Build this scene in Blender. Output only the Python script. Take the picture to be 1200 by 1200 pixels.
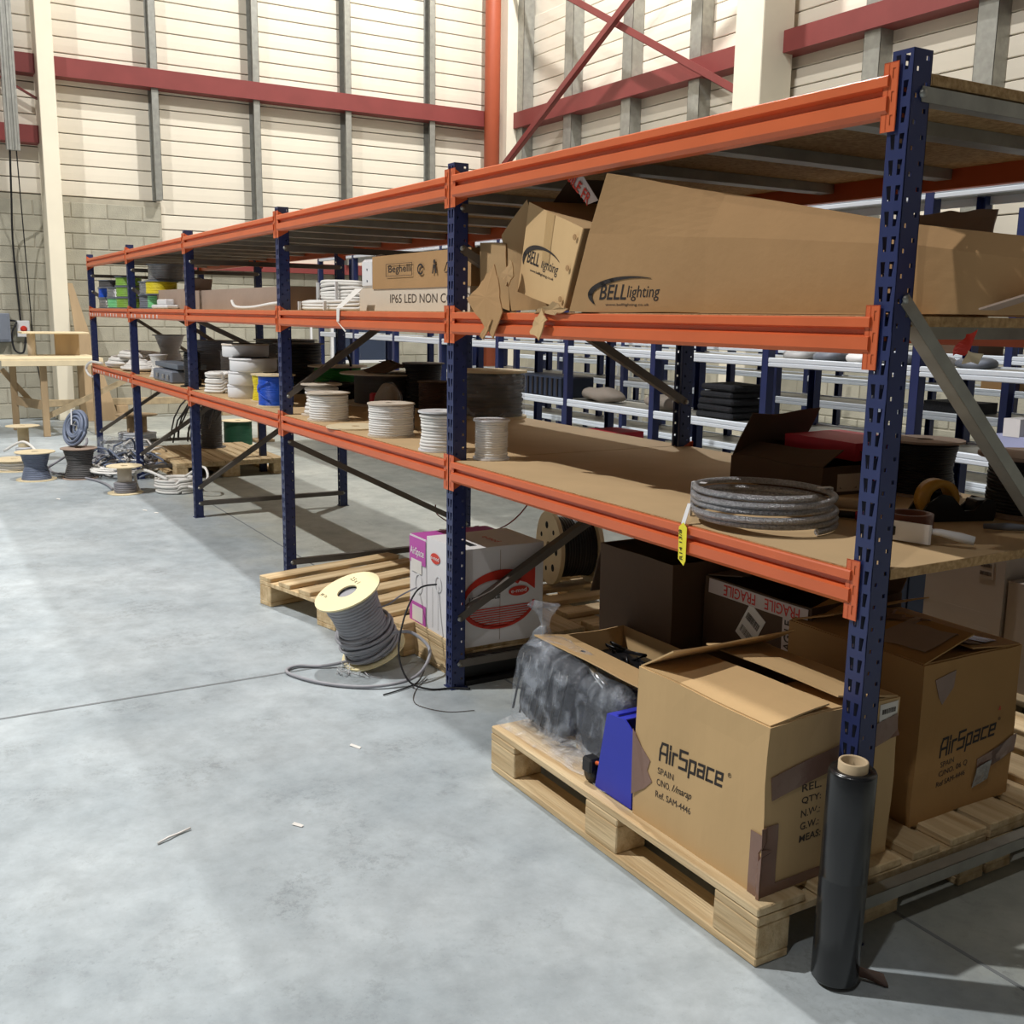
import bpy, math, random
from mathutils import Vector, Matrix, noise
random.seed(7)
PI = math.pi
for o in list(bpy.data.objects): bpy.data.objects.remove(o)
sc = bpy.context.scene
COL = sc.collection
# ------------------------------------------------------------ camera, world, lights, exposure
cd = bpy.data.cameras.new('camera'); cam = bpy.data.objects.new('camera', cd); COL.objects.link(cam)
sc.camera = cam
yaw, pitch, roll = 2.604244306, -0.185520473, 0.015751086
fw = Vector((math.cos(yaw)*math.cos(pitch), math.sin(yaw)*math.cos(pitch), math.sin(pitch)))
rt = fw.cross(Vector((0, 0, 1))).normalized(); upv = rt.cross(fw)
r_ = rt*math.cos(roll) + upv*math.sin(roll); u_ = upv*math.cos(roll) - rt*math.sin(roll)
cam.matrix_world = Matrix(((r_.x, u_.x, -fw.x, 1.5339), (r_.y, u_.y, -fw.y, -1.7825), (r_.z, u_.z, -fw.z, 1.4236), (0, 0, 0, 1)))
cd.sensor_width = 36; cd.sensor_fit = 'HORIZONTAL'; cd.lens = 36*1229.08/1200
cd.shift_x = -1.1/1200; cd.shift_y = 1.25/1200
cd.clip_start = .02; cd.clip_end = 100
w = bpy.data.worlds.new('world'); sc.world = w; w.use_nodes = True
w.node_tree.nodes['Background'].inputs[0].default_value = (.8, .86, 1, 1)
w.node_tree.nodes['Background'].inputs[1].default_value = .008
vs = sc.view_settings
vs.view_transform = 'Standard'; vs.look = 'None'; vs.gamma = 1; vs.use_curve_mapping = False
vs.exposure = 0.0
def lamp(name, loc, power, size=.4, col=(1, .98, .945)):
    l = bpy.data.lights.new(name, 'AREA'); l.shape = 'DISK'; l.size = size; l.energy = power; l.color = col
    o = bpy.data.objects.new(name, l); COL.objects.link(o); o.location = loc
    return o
lamp('high_bay_lamp', (-4.8, -6.0, 10), 1340, .25)
lamp('high_bay_lamp', (-4.6, .7, 10), 600, .25)
lamp('high_bay_lamp', (-9.2, 5.0, 10), 860, .25)
lamp('high_bay_lamp', (2.5, -5.0, 10), 170, .25)  # weak unseen lamp, added to light the boxes' right-hand faces
# ------------------------------------------------------------ materials
MATS = {}
def mat(name, col, rough=.6, metal=0, var=.08, scale=6, bump=0, bscale=60, spec=.4, stretch=(1, 1, 1), col2=None, rnd=0):
    if name in MATS: return MATS[name]
    m = bpy.data.materials.new(name); m.use_nodes = True; n = m.node_tree.nodes; L = m.node_tree.links
    b = n['Principled BSDF']; b.inputs['Roughness'].default_value = rough; b.inputs['Metallic'].default_value = metal
    b.inputs['Specular IOR Level'].default_value = spec
    tc = n.new('ShaderNodeTexCoord'); mp = n.new('ShaderNodeMapping'); mp.inputs['Scale'].default_value = stretch
    L.new(tc.outputs['Object'], mp.inputs[0])
    nz = n.new('ShaderNodeTexNoise'); nz.inputs['Scale'].default_value = scale; nz.inputs['Detail'].default_value = 5
    L.new(mp.outputs[0], nz.inputs['Vector'])
    cr = n.new('ShaderNodeValToRGB'); cr.color_ramp.elements[0].position = .3; cr.color_ramp.elements[1].position = .7
    c2 = col2 or tuple(max(0, c*(1-var)) for c in col); c1 = tuple(min(1, c*(1+var)) for c in col) if not col2 else col
    cr.color_ramp.elements[0].color = (*c2, 1); cr.color_ramp.elements[1].color = (*c1, 1)
    L.new(nz.outputs[0], cr.inputs[0])
    out = cr.outputs[0]
    if rnd:
        oi = n.new('ShaderNodeObjectInfo'); hs = n.new('ShaderNodeHueSaturation')
        mr = n.new('ShaderNodeMapRange'); mr.inputs[3].default_value = 1-rnd; mr.inputs[4].default_value = 1+rnd
        L.new(oi.outputs['Random'], mr.inputs[0]); L.new(mr.outputs[0], hs.inputs['Value']); L.new(out, hs.inputs['Color']); out = hs.outputs[0]
    L.new(out, b.inputs['Base Color'])
    if bump:
        n2 = n.new('ShaderNodeTexNoise'); n2.inputs['Scale'].default_value = bscale; n2.inputs['Detail'].default_value = 4
        L.new(mp.outputs[0], n2.inputs['Vector'])
        bp = n.new('ShaderNodeBump'); bp.inputs['Strength'].default_value = bump; bp.inputs['Distance'].default_value = .01
        L.new(n2.outputs[0], bp.inputs['Height']); L.new(bp.outputs[0], b.inputs['Normal'])
    MATS[name] = m
    return m
def S(r, g, b):   # sRGB 0-255 to linear
    f = lambda c: (c/255/12.92) if c/255 <= .04045 else ((c/255+.055)/1.055)**2.4
    return (f(r), f(g), f(b))
m_orange = mat('orange_paint', S(210, 102, 58), .38, 0, .05, 8, spec=.5)
m_blue = mat('blue_paint', S(35, 46, 92), .4, 0, .08, 8, spec=.5)
m_blue_near = m_blue
m_galv = mat('galvanised_steel', S(160, 160, 154), .42, .55, .12, 14, .1, 40)
m_brace_shaded = mat('galvanised_steel_shaded', S(104, 98, 92), .5, .3, .1, 10)  # galvanised braces again, shade on the farther frames mixed into the colour
m_white_steel = mat('white_steel', S(214, 222, 232), .45, 0, .03, 5)
m_chip = mat('chipboard', S(196, 162, 116), .8, 0, .2, 70, .3, 160, col2=S(150, 116, 72))
m_boardtop = mat('board_face', S(196, 168, 128), .75, 0, .06, 5)
m_card = mat('cardboard', S(198, 166, 120), .85, 0, .05, 4, .15, 30, stretch=(1, 1, .2))
m_card2 = mat('cardboard_brown', S(170, 134, 92), .85, 0, .06, 4, .15, 30)
m_card_dark = mat('cardboard_dark', S(88, 69, 54), .9, 0, .08, 4, .15, 30)  # colour deepened to hold the shelf's shade on the tall carton
m_card_grey = mat('cardboard_grey', S(158, 138, 124), .88, 0, .06, 5, .2, 30)
m_card_in = mat('cardboard_inner', S(176, 146, 106), .9, 0, .06, 6)
m_white_card = mat('white_card', S(226, 224, 226), .6, 0, .02, 4)
m_cream = mat('cream_paint', S(232, 224, 204), .5, 0, .03, 3)
m_red_steel = mat('red_oxide', S(126, 58, 56), .5, 0, .08, 3)
m_red_pipe = mat('pipe_orange_red', S(172, 86, 58), .5, 0, .06, 3)
m_clad = mat('cladding', S(226, 218, 202), .38, 0, .03, 2, spec=.5)
m_clad_back = mat('cladding_joint', S(120, 112, 100), .8)
m_block = mat('concrete_block', S(166, 162, 147), .95, 0, .1, 5, .5, 60, rnd=.07)
m_mortar = mat('mortar', S(172, 166, 150), .95, 0, .08, 8)
m_wood = mat('pallet_wood', S(226, 204, 164), .8, 0, .14, 9, .4, 40, stretch=(.2, 3, 3), rnd=.14, col2=S(184, 154, 112))
m_wood_grey = mat('weathered_wood', S(170, 152, 122), .85, 0, .16, 5, .3, 30, stretch=(.25, 3, 3), rnd=.1)
m_bench = mat('bench_wood', S(172, 148, 116), .8, 0, .12, 4, .1, 20, stretch=(2, 2, .4))
m_ply = mat('plywood_flange', S(220, 204, 170), .7, 0, .06, 8)
m_ply_pale = mat('pale_flange', S(240, 226, 180), .65, 0, .03, 8)
m_black = mat('black_plastic', S(24, 24, 27), .35, 0, .1, 8)
m_blackfilm = mat('black_film', S(28, 29, 31), .24, 0, .1, 3, .06, 14, spec=.6)
m_blackcable = mat('black_cable', S(26, 26, 30), .5, 0, .2, 30)
m_blackfabric = mat('black_fabric', S(34, 36, 42), .8, 0, .15, 20, .4, 60)
m_dark = mat('hole_dark', S(16, 18, 26), .9)
m_whitecable = mat('white_cable', S(228, 226, 222), .5, 0, .04, 20)
m_whiteplastic = mat('white_plastic', S(222, 222, 224), .4, 0, .03, 6)
m_greycable = mat('grey_cable', S(136, 136, 144), .5, 0, .08, 20)
m_darkgrey = mat('dark_grey_cable', S(84, 82, 82), .5, 0, .1, 20)
m_bluegrey = mat('blue_grey_cable', S(112, 122, 144), .5, 0, .08, 20)
m_bluecable = mat('blue_cable', S(24, 84, 200), .4, 0, .08, 20)
m_yellow = mat('yellow_cable', S(222, 204, 40), .5, 0, .05, 20)
m_yellow_tag = mat('yellow_tag', S(240, 228, 60), .5, 0, .03, 10)
m_green = mat('green_cable', S(34, 120, 46), .5, 0, .1, 20)
m_dkgreen = mat('dark_green_cable', S(30, 84, 58), .6, 0, .1, 20)
m_lime = mat('lime_film', S(130, 172, 70), .4, 0, .1, 12)
m_mint = mat('mint_film', S(120, 200, 140), .35, 0, .1, 12)
m_silver = mat('silver_film', S(150, 150, 150), .25, .5, .2, 15, .3, 40)
m_steelrope = mat('steel_rope', S(168, 168, 172), .32, .75, .3, 160, .9, 260)
m_chrome = mat('chrome', S(210, 210, 214), .15, 1, .02)
m_red = mat('red_print', S(206, 58, 44), .5, 0, .03)
m_redbox = mat('red_box', S(186, 40, 56), .6, 0, .06)
m_magenta = mat('magenta_print', S(188, 84, 170), .55, 0, .04)
m_ink = mat('black_ink', S(44, 38, 36), .7, 0, .05)
m_ink_soft = mat('grey_ink', S(70, 60, 52), .7, 0, .05)
m_whiteink = mat('white_ink', S(240, 236, 236), .6, 0, .006)
m_tape = mat('brown_tape', S(128, 98, 84), .22, 0, .08, 8, .2, 30, spec=.6)
m_taperoll = mat('brown_tape_roll', S(120, 70, 52), .3, 0, .08, 8)
m_yelltape = mat('amber_tape', S(200, 150, 60), .3, 0, .08, 8)
m_fragtape = mat('white_tape', S(206, 192, 186), .5, 0, .05, 8)
m_bluebin = mat('blue_bin', S(44, 54, 176), .4, 0, .05, 8)
m_navy = mat('navy_cabinet', S(48, 58, 78), .5, 0, .05, 6)
m_core = mat('card_core', S(206, 184, 150), .8, 0, .05, 8)
m_paper = mat('paper', S(226, 222, 216), .7, 0, .03, 8)
m_greyitem = mat('grey_plastic', S(112, 118, 130), .5, 0, .08, 8)
m_greybox = mat('grey_box', S(158, 148, 138), .8, 0, .05, 5)
m_beige = mat('beige_box', S(206, 194, 178), .7, 0, .04, 5)
def floor_mat():
    m = bpy.data.materials.new('polished_concrete'); m.use_nodes = True; n = m.node_tree.nodes; L = m.node_tree.links
    b = n['Principled BSDF']; b.inputs['Specular IOR Level'].default_value = .35
    tc = n.new('ShaderNodeTexCoord')
    def nz(s, d=8, r=.6, vec=None):
        q = n.new('ShaderNodeTexNoise'); q.inputs['Scale'].default_value = s; q.inputs['Detail'].default_value = d; q.inputs['Roughness'].default_value = r
        L.new(tc.outputs['Object'], q.inputs['Vector']); return q
    def ramp(src, p0, p1, c0, c1):
        r = n.new('ShaderNodeValToRGB'); r.color_ramp.elements[0].position = p0; r.color_ramp.elements[1].position = p1
        r.color_ramp.elements[0].color = (*c0, 1); r.color_ramp.elements[1].color = (*c1, 1); L.new(src, r.inputs[0]); return r
    a = ramp(nz(1.1).outputs[0], .32, .68, S(150, 160, 166), S(182, 190, 194))
    c = ramp(nz(7, 10, .7).outputs[0], .35, .62, (.82, .82, .82), (1.06, 1.06, 1.06))
    mx = n.new('ShaderNodeMix'); mx.data_type = 'RGBA'; mx.blend_type = 'MULTIPLY'; mx.inputs[0].default_value = 1
    L.new(a.outputs[0], mx.inputs[6]); L.new(c.outputs[0], mx.inputs[7])
    d = ramp(nz(55, 6, .75).outputs[0], .28, .42, (.62, .62, .62), (1, 1, 1))
    mx2 = n.new('ShaderNodeMix'); mx2.data_type = 'RGBA'; mx2.blend_type = 'MULTIPLY'; mx2.inputs[0].default_value = .55
    L.new(mx.outputs[2], mx2.inputs[6]); L.new(d.outputs[0], mx2.inputs[7])
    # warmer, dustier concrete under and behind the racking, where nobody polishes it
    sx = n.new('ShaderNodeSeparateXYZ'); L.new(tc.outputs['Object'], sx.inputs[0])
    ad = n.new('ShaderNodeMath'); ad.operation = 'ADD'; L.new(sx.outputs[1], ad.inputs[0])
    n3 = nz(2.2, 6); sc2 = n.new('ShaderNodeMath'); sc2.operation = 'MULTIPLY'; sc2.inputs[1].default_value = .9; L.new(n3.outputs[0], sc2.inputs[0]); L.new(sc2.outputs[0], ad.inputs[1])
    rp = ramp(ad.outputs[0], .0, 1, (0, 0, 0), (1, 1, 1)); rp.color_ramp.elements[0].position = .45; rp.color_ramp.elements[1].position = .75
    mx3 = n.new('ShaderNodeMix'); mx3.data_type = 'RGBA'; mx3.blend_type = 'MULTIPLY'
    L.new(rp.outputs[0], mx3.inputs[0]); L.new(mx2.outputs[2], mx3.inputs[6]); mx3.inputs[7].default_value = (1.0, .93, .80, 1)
    L.new(mx3.outputs[2], b.inputs['Base Color'])
    sm1 = ramp(nz(3.2, 9, .72).outputs[0], .52, .66, (1, 1, 1), (.74, .73, .72)); sm2 = ramp(nz(30, 10, .8).outputs[0], .50, .60, (1, 1, 1), (.62, .61, .60))
    m4 = n.new('ShaderNodeMix'); m4.data_type = 'RGBA'; m4.blend_type = 'LIGHTEN'; m4.inputs[0].default_value = 1
    L.new(sm1.outputs[0], m4.inputs[6]); L.new(sm2.outputs[0], m4.inputs[7])
    m5 = n.new('ShaderNodeMix'); m5.data_type = 'RGBA'; m5.blend_type = 'MULTIPLY'; m5.inputs[0].default_value = 1
    L.new(mx3.outputs[2], m5.inputs[6]); L.new(m4.outputs[2], m5.inputs[7]); L.new(m5.outputs[2], b.inputs['Base Color'])
    rr = ramp(nz(3, 6).outputs[0], .3, .7, (.42,)*3, (.62,)*3); L.new(rr.outputs[0], b.inputs['Roughness'])
    bp = n.new('ShaderNodeBump'); bp.inputs['Strength'].default_value = .15; bp.inputs['Distance'].default_value = .004
    L.new(nz(40, 8).outputs[0], bp.inputs['Height']); L.new(bp.outputs[0], b.inputs['Normal'])
    return m
m_floor = floor_mat()
def film_mat(name, tint, opac, rough=.12):
    m = bpy.data.materials.new(name); m.use_nodes = True; n = m.node_tree.nodes; L = m.node_tree.links
    for q in list(n):
        if q.type != 'OUTPUT_MATERIAL': n.remove(q)
    out = [q for q in n if q.type == 'OUTPUT_MATERIAL'][0]
    t = n.new('ShaderNodeBsdfTransparent'); g = n.new('ShaderNodeBsdfPrincipled'); mx = n.new('ShaderNodeMixShader')
    g.inputs['Base Color'].default_value = (*tint, 1); g.inputs['Roughness'].default_value = rough; g.inputs['Specular IOR Level'].default_value = 1
    tc = n.new('ShaderNodeTexCoord'); nz = n.new('ShaderNodeTexNoise'); nz.inputs['Scale'].default_value = 16; nz.inputs['Detail'].default_value = 8
    nz.inputs['Distortion'].default_value = .35
    L.new(tc.outputs['Object'], nz.inputs['Vector'])
    bp = n.new('ShaderNodeBump'); bp.inputs['Strength'].default_value = 1; bp.inputs['Distance'].default_value = .03
    L.new(nz.outputs[0], bp.inputs['Height']); L.new(bp.outputs[0], g.inputs['Normal'])
    cr = n.new('ShaderNodeValToRGB'); cr.color_ramp.elements[0].position = .46; cr.color_ramp.elements[1].position = .72
    cr.color_ramp.elements[0].color = (opac*.35,)*3+(1,); cr.color_ramp.elements[1].color = (min(1, opac*1.6),)*3+(1,)
    L.new(nz.outputs[0], cr.inputs[0]); L.new(cr.outputs[0], mx.inputs[0])
    L.new(t.outputs[0], mx.inputs[1]); L.new(g.outputs[0], mx.inputs[2]); L.new(mx.outputs[0], out.inputs['Surface'])
    return m
m_film = film_mat('clear_film', (.62, .68, .78), .30, .08)
m_film_thin = film_mat('thin_clear_film', (.8, .82, .86), .2)
# ------------------------------------------------------------ mesh helpers
def off(p):
    v = Vector((0, 0, 0))
    while p: v += p.location; p = p.parent
    return v
class MB:
    def __init__(s): s.v = []; s.f = []; s.sm = []
    def add(s, vs, fs, smooth=False):
        b = len(s.v); s.v += [Vector(q) for q in vs]; s.f += [tuple(i+b for i in f) for f in fs]; s.sm += [smooth]*len(fs); return s
    def box(s, x0, y0, z0, x1, y1, z1, M=None):
        if x0 > x1: x0, x1 = x1, x0
        if y0 > y1: y0, y1 = y1, y0
        if z0 > z1: z0, z1 = z1, z0
        vs = [Vector(p) for p in ((x0,y0,z0),(x1,y0,z0),(x1,y1,z0),(x0,y1,z0),(x0,y0,z1),(x1,y0,z1),(x1,y1,z1),(x0,y1,z1))]
        if M: vs = [M @ p for p in vs]
        return s.add(vs, [(0,3,2,1),(4,5,6,7),(0,1,5,4),(1,2,6,5),(2,3,7,6),(3,0,4,7)])
    def cbox(s, x0, y0, z0, x1, y1, z1, c=.006, M=None):   # chamfered box
        vs = []; 
        for (x, sx) in ((x0, 1), (x1, -1)):
            for (y, sy) in ((y0, 1), (y1, -1)):
                for (z, sz) in ((z0, 1), (z1, -1)):
                    vs += [(x, y+sy*c, z+sz*c), (x+sx*c, y, z+sz*c), (x+sx*c, y+sy*c, z)]
        vs = [Vector(p) for p in vs]
        if M: vs = [M @ p for p in vs]
        def I(a, b, d, k): return ((a*2+b)*2+d)*3+k
        fs = []
        fs += [(I(0,0,0,0), I(0,0,1,0), I(0,1,1,0), I(0,1,0,0)), (I(1,0,0,0), I(1,1,0,0), I(1,1,1,0), I(1,0,1,0))]
        fs += [(I(0,0,0,1), I(1,0,0,1), I(1,0,1,1), I(0,0,1,1)), (I(0,1,0,1), I(0,1,1,1), I(1,1,1,1), I(1,1,0,1))]
        fs += [(I(0,0,0,2), I(0,1,0,2), I(1,1,0,2), I(1,0,0,2)), (I(0,0,1,2), I(1,0,1,2), I(1,1,1,2), I(0,1,1,2))]
        for a in (0, 1):
            for b in (0, 1):
                fs.append((I(a,b,0,0), I(a,b,0,1), I(a,b,1,1), I(a,b,1,0)))
                fs.append((I(a,0,b,0), I(a,0,b,2), I(a,1,b,2), I(a,1,b,0)))
                fs.append((I(0,a,b,1), I(0,a,b,2), I(1,a,b,2), I(1,a,b,1)))
                for d in (0, 1): fs.append((I(a,b,d,0), I(a,b,d,1), I(a,b,d,2)))
        return s.add(vs, fs)
    def prism(s, poly, axis, a, b):        # poly of 2D points in the two other axes (cyclic order)
        def P(u, v, t): return {'x': (t, u, v), 'y': (u, t, v), 'z': (u, v, t)}[axis]
        n = len(poly); vs = [P(u, v, a) for u, v in poly]+[P(u, v, b) for u, v in poly]
        fs = [tuple(range(n)), tuple(range(2*n-1, n-1, -1))]+[(i, (i+1) % n, n+(i+1) % n, n+i) for i in range(n)]
        return s.add(vs, fs)
    def slab(s, pts, t):                   # thick quad / polygon
        P = [Vector(p) for p in pts]; n = (P[1]-P[0]).cross(P[2]-P[0]).normalized()*t; k = len(P)
        vs = P+[p+n for p in P]
        return s.add(vs, [tuple(range(k-1, -1, -1)), tuple(range(k, 2*k))]+[(i, (i+1) % k, k+(i+1) % k, k+i) for i in range(k)])
    def sheet(s, O, U, V, t, nu=8, nv=8, amp=.0, seed=0, freq=4):   # thick crumpled rectangular sheet
        O, U, V = Vector(O), Vector(U), Vector(V); N = U.cross(V).normalized()
        def P(i, j, k):
            p = O+U*(i/nu)+V*(j/nv)
            if amp: p = p+Vector(noise.noise_vector(p*freq+Vector((seed, 0, 0))))*amp
            return p+N*(t*k)
        vs = [P(i, j, k) for k in (0, 1) for j in range(nv+1) for i in range(nu+1)]
        a = lambda i, j, k: k*(nu+1)*(nv+1)+j*(nu+1)+i
        fs = []
        for j in range(nv):
            for i in range(nu):
                fs.append((a(i,j,0), a(i,j+1,0), a(i+1,j+1,0), a(i+1,j,0))); fs.append((a(i,j,1), a(i+1,j,1), a(i+1,j+1,1), a(i,j+1,1)))
        for i in range(nu):
            fs.append((a(i,0,0), a(i+1,0,0), a(i+1,0,1), a(i,0,1))); fs.append((a(i+1,nv,0), a(i,nv,0), a(i,nv,1), a(i+1,nv,1)))
        for j in range(nv):
            fs.append((a(0,j+1,0), a(0,j,0), a(0,j,1), a(0,j+1,1))); fs.append((a(nu,j,0), a(nu,j+1,0), a(nu,j+1,1), a(nu,j,1)))
        return s.add(vs, fs)
    def tube(s, pts, r, n=8, closed=False, cap=True):
        P = [Vector(p) for p in pts]; m = len(P); rings = []; b = len(s.v)
        prev = None
        for i, p in enumerate(P):
            if closed: d = P[(i+1) % m]-P[i-1]
            else: d = P[min(i+1, m-1)]-P[max(i-1, 0)]
            if d.length < 1e-9: d = Vector((0, 0, 1))
            d.normalize()
            if prev is None:
                q = Vector((0, 0, 1)) if abs(d.z) < .9 else Vector((1, 0, 0)); e = d.cross(q).normalized()
            else: e = (prev-d*prev.dot(d)); e = e.normalized() if e.length > 1e-6 else prev
            prev = e; g = d.cross(e)
            rr = r[i] if isinstance(r, (list, tuple)) else r
            s.v += [p+(e*math.cos(2*PI*k/n)+g*math.sin(2*PI*k/n))*rr for k in range(n)]
        for i in range(m if closed else m-1):
            j = (i+1) % m
            for k in range(n):
                l = (k+1) % n; s.f.append((b+i*n+k, b+i*n+l, b+j*n+l, b+j*n+k)); s.sm.append(True)
        if cap and not closed:
            s.f.append(tuple(b+k for k in range(n-1, -1, -1))); s.sm.append(False)
            s.f.append(tuple(b+(m-1)*n+k for k in range(n))); s.sm.append(False)
        return s
    def lathe(s, prof, n=32, O=(0, 0, 0), M=None, closed=False, smooth=True):
        O = Vector(O); vs = []; m = len(prof)
        for r, z in prof:
            for k in range(n):
                p = Vector((r*math.cos(2*PI*k/n), r*math.sin(2*PI*k/n), z)); p = (M @ p if M else p)+O; vs.append(p)
        fs = []
        for i in range(m if closed else m-1):
            j = (i+1) % m
            for k in range(n): l = (k+1) % n; fs.append((i*n+k, i*n+l, j*n+l, j*n+k))
        s.add(vs, fs, smooth)
        if not closed:
            if prof[0][0] > 1e-5: s.add([vs[k] for k in range(n)], [tuple(range(n-1, -1, -1))])
            if prof[-1][0] > 1e-5: s.add([vs[(m-1)*n+k] for k in range(n)], [tuple(range(n))])
        return s
    def warp(s, fn): s.v = [fn(v) for v in s.v]; return s
    def crumple(s, amp, freq=5, seed=0):
        return s.warp(lambda p: p+Vector(noise.noise_vector(p*freq+Vector((seed, seed*.3, 0))))*amp)
    def mesh(s, name, m, o=Vector((0, 0, 0))):
        me = bpy.data.meshes.new(name); me.from_pydata([v-o for v in s.v], [], s.f); me.materials.append(m)
        me.polygons.foreach_set('use_smooth', s.sm); me.update(); return me
    def build(s, name, m, parent=None):
        ob = bpy.data.objects.new(name, s.mesh(name, m, off(parent))); COL.objects.link(ob); ob.parent = parent; return ob
def tag(o, label=None, cat=None, group=None, kind=None):
    if label: o['label'] = label
    if cat: o['category'] = cat
    if group: o['group'] = group
    if kind: o['kind'] = kind
    return o
def thing(name, loc, label, cat, group=None):
    o = bpy.data.objects.new(name, None); o.empty_display_size = .05; COL.objects.link(o); o.location = loc
    return tag(o, label, cat, group)
def struct(o, label=None, cat='building part'):
    o['kind'] = 'structure'
    if label: o['label'] = label
    if cat and label: o['category'] = cat
    return o
def kids(o): return KID.get(o.name, [c for c in bpy.data.objects if c.parent == o])
KID = {}
def copy_tree(o, parent=None, swap=None):
    c = o.copy(); COL.objects.link(c); c.parent = parent
    if swap and o.data and o.name.split('.')[0] in swap:
        c.data = o.data.copy(); c.data.materials[0] = swap[o.name.split('.')[0]]
    for ch in [q for q in bpy.data.objects if q.parent == o]: copy_tree(ch, c, swap)
    return c
def inst(me, name, parent, loc=(0, 0, 0), rot=(0, 0, 0)):   # part sharing mesh data, loc in world
    o = bpy.data.objects.new(name, me); COL.objects.link(o); o.parent = parent
    o.location = Vector(loc)-off(parent); o.rotation_euler = rot; return o
def text(body, O, R, U, width, m, parent, name='lettering', height=None, shear=0, bold=0, depth=.0015):
    """mesh lettering: origin O bottom left, R right direction, U up direction"""
    c = bpy.data.curves.new('t', 'FONT'); c.body = body; c.extrude = .02; c.offset = bold; c.shear = shear; c.resolution_u = 3
    t = bpy.data.objects.new('t', c); COL.objects.link(t); bpy.context.view_layer.update()
    me = bpy.data.meshes.new_from_object(t.evaluated_get(bpy.context.evaluated_depsgraph_get()))
    bpy.data.objects.remove(t); bpy.data.curves.remove(c)
    xs = [v.co.x for v in me.vertices]; ys = [v.co.y for v in me.vertices]
    if not xs: return None
    x0, x1, y0, y1 = min(xs), max(xs), min(ys), max(ys); k = width/(x1-x0); ky = (height/(y1-y0)) if height else k
    R = Vector(R).normalized(); U = Vector(U).normalized(); N = R.cross(U); O = Vector(O)-off(parent)
    for v in me.vertices: v.co = O+R*((v.co.x-x0)*k)+U*((v.co.y-y0)*ky)+N*(v.co.z/.02*depth)
    me.materials.clear(); me.materials.append(m); me.name = name
    o = bpy.data.objects.new(name, me); COL.objects.link(o); o.parent = parent
    return o
# ------------------------------------------------------------ the setting
XL, YR = -13.6, 7.08
fl = MB().box(-14.2, -11, -.2, 7, 9, 0).build('floor', m_floor); struct(fl)
for a in ((-2.394, -11, -2.380, 7), (-9.0, -11, -8.985, 7), (-14, .236, 7, .246)):
    q = MB().box(a[0], a[1], -.001, a[2], a[3], .0012).build('expansion_joint', mat('joint', S(120, 124, 126), .9, 0, .15, 8), fl)
struct(MB().box(-14.2, -11, 11.2, 7, 9, 11.4).build('ceiling', mat('roof_sheet', S(66, 66, 66), .7)))
struct(MB().box(-14.2, -11.2, 0, 7, -11, 11.2).build('wall_front', mat('far_cladding', S(72, 70, 68), .7)))
struct(MB().box(7, -11.2, 0, 7.2, 9, 11.2).build('wall_near', MATS['far_cladding']))
wl = struct(MB().box(XL-.3, -11, 0, XL-.1, 9, 11.2).build('wall_left', m_clad_back))
wr = struct(MB().box(-14.2, YR+.1, 0, 7, YR+.3, 11.2).build('wall_right', m_clad_back))
ybays = [-11, -3.9, -2.54, -1.17, .19, 1.555, 2.92, 4.27, 5.62, 6.99]
PH, GAP = .195, .012
def clad_profile_y(y0, y1):   # panel for left wall, local z from 0..PH
    m = MB(); x = XL-.1
    m.prism([(x, 0), (x+.045, 0), (x+.05, .006), (x+.052, .09), (x+.05, PH-GAP-.006), (x+.045, PH-GAP), (x, PH-GAP)], 'y', y0, y1)
    m.warp(lambda v: v); return m
for k in range(len(ybays)-1):
    y0, y1 = ybays[k], ybays[k+1]
    me = clad_profile_y(y0, y1).mesh('cladding_panel', m_clad)
    zb = 2.88 if y1 < 2 else 2.13
    z = zb
    while z < (8.4 if k < 1 else 6.4):
        inst(me, 'cladding_panel', wl, (0, 0, z)); z += PH
MB().box(XL-.1, -11, 6.3, XL-.06, 7.1, 11.2).build('upper_sheet', m_clad, wl)
xbays = [-13.6, -13.15, -11.74, -10.34, -8.95, -7.6, -6.2, -4.9, -3.53, -2.2, -.8, 7]
for k in range(len(xbays)-1):
    x0, x1 = xbays[k], xbays[k+1]; y = YR+.1
    me = MB().prism([(y, 0), (y-.045, 0), (y-.05, .006), (y-.052, .09), (y-.05, PH-GAP-.006), (y-.045, PH-GAP), (y, PH-GAP)], 'x', x0, x1).mesh('cladding_panel', m_clad)
    z = 2.02
    while z < (5.8 if x0 < -3 else 5.0):
        inst(me, 'cladding_panel', wr, (0, 0, z)); z += PH
MB().box(XL, YR+.06, 5.0, 7, YR+.1, 11.2).build('upper_sheet', m_clad, wr)
# concrete blocks
CH, CL = .2, .45
def blk(L_, seedn):
    g = .006
    return MB().cbox(g, 0, g, L_-g, .09, CH-g, .006).crumple(.0015, 9, seedn)
blk_m = [blk(CL, i).mesh('concrete_block', m_block) for i in range(3)]; blk_h = blk(CL/2, 5).mesh('concrete_block', m_block)
MB().box(XL-.1, -11, 0, XL+.008, 1.6, 2.86).build('mortar_bed', m_mortar, wl); MB().box(XL-.1, 1.6, 0, XL+.008, 7.1, 1.98).build('mortar_bed', m_mortar, wl)
row = 0; nb = 0
while row < 14:
    y = -.9+(0 if row % 2 else CL/2); ymax = 7.05 if row < 10 else 1.6
    if row % 2 == 0:
        inst(blk_h, 'concrete_block', wl, (XL+.02, -.9+CL/2, row*CH), (0, 0, PI/2)) if 0 else None
    while y < ymax-.05:
        if y+CL <= ymax+.02: inst(blk_m[nb % 3], 'concrete_block', wl, (XL+.02, y, row*CH), (0, 0, PI/2))
        elif ymax-y > .15:
            o = inst(blk_h, 'concrete_block', wl, (XL+.02, y, row*CH), (0, 0, PI/2)); o.scale.x = (ymax-y)/(CL/2)
        y += CL; nb += 1
    row += 1
ff = MB()
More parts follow.
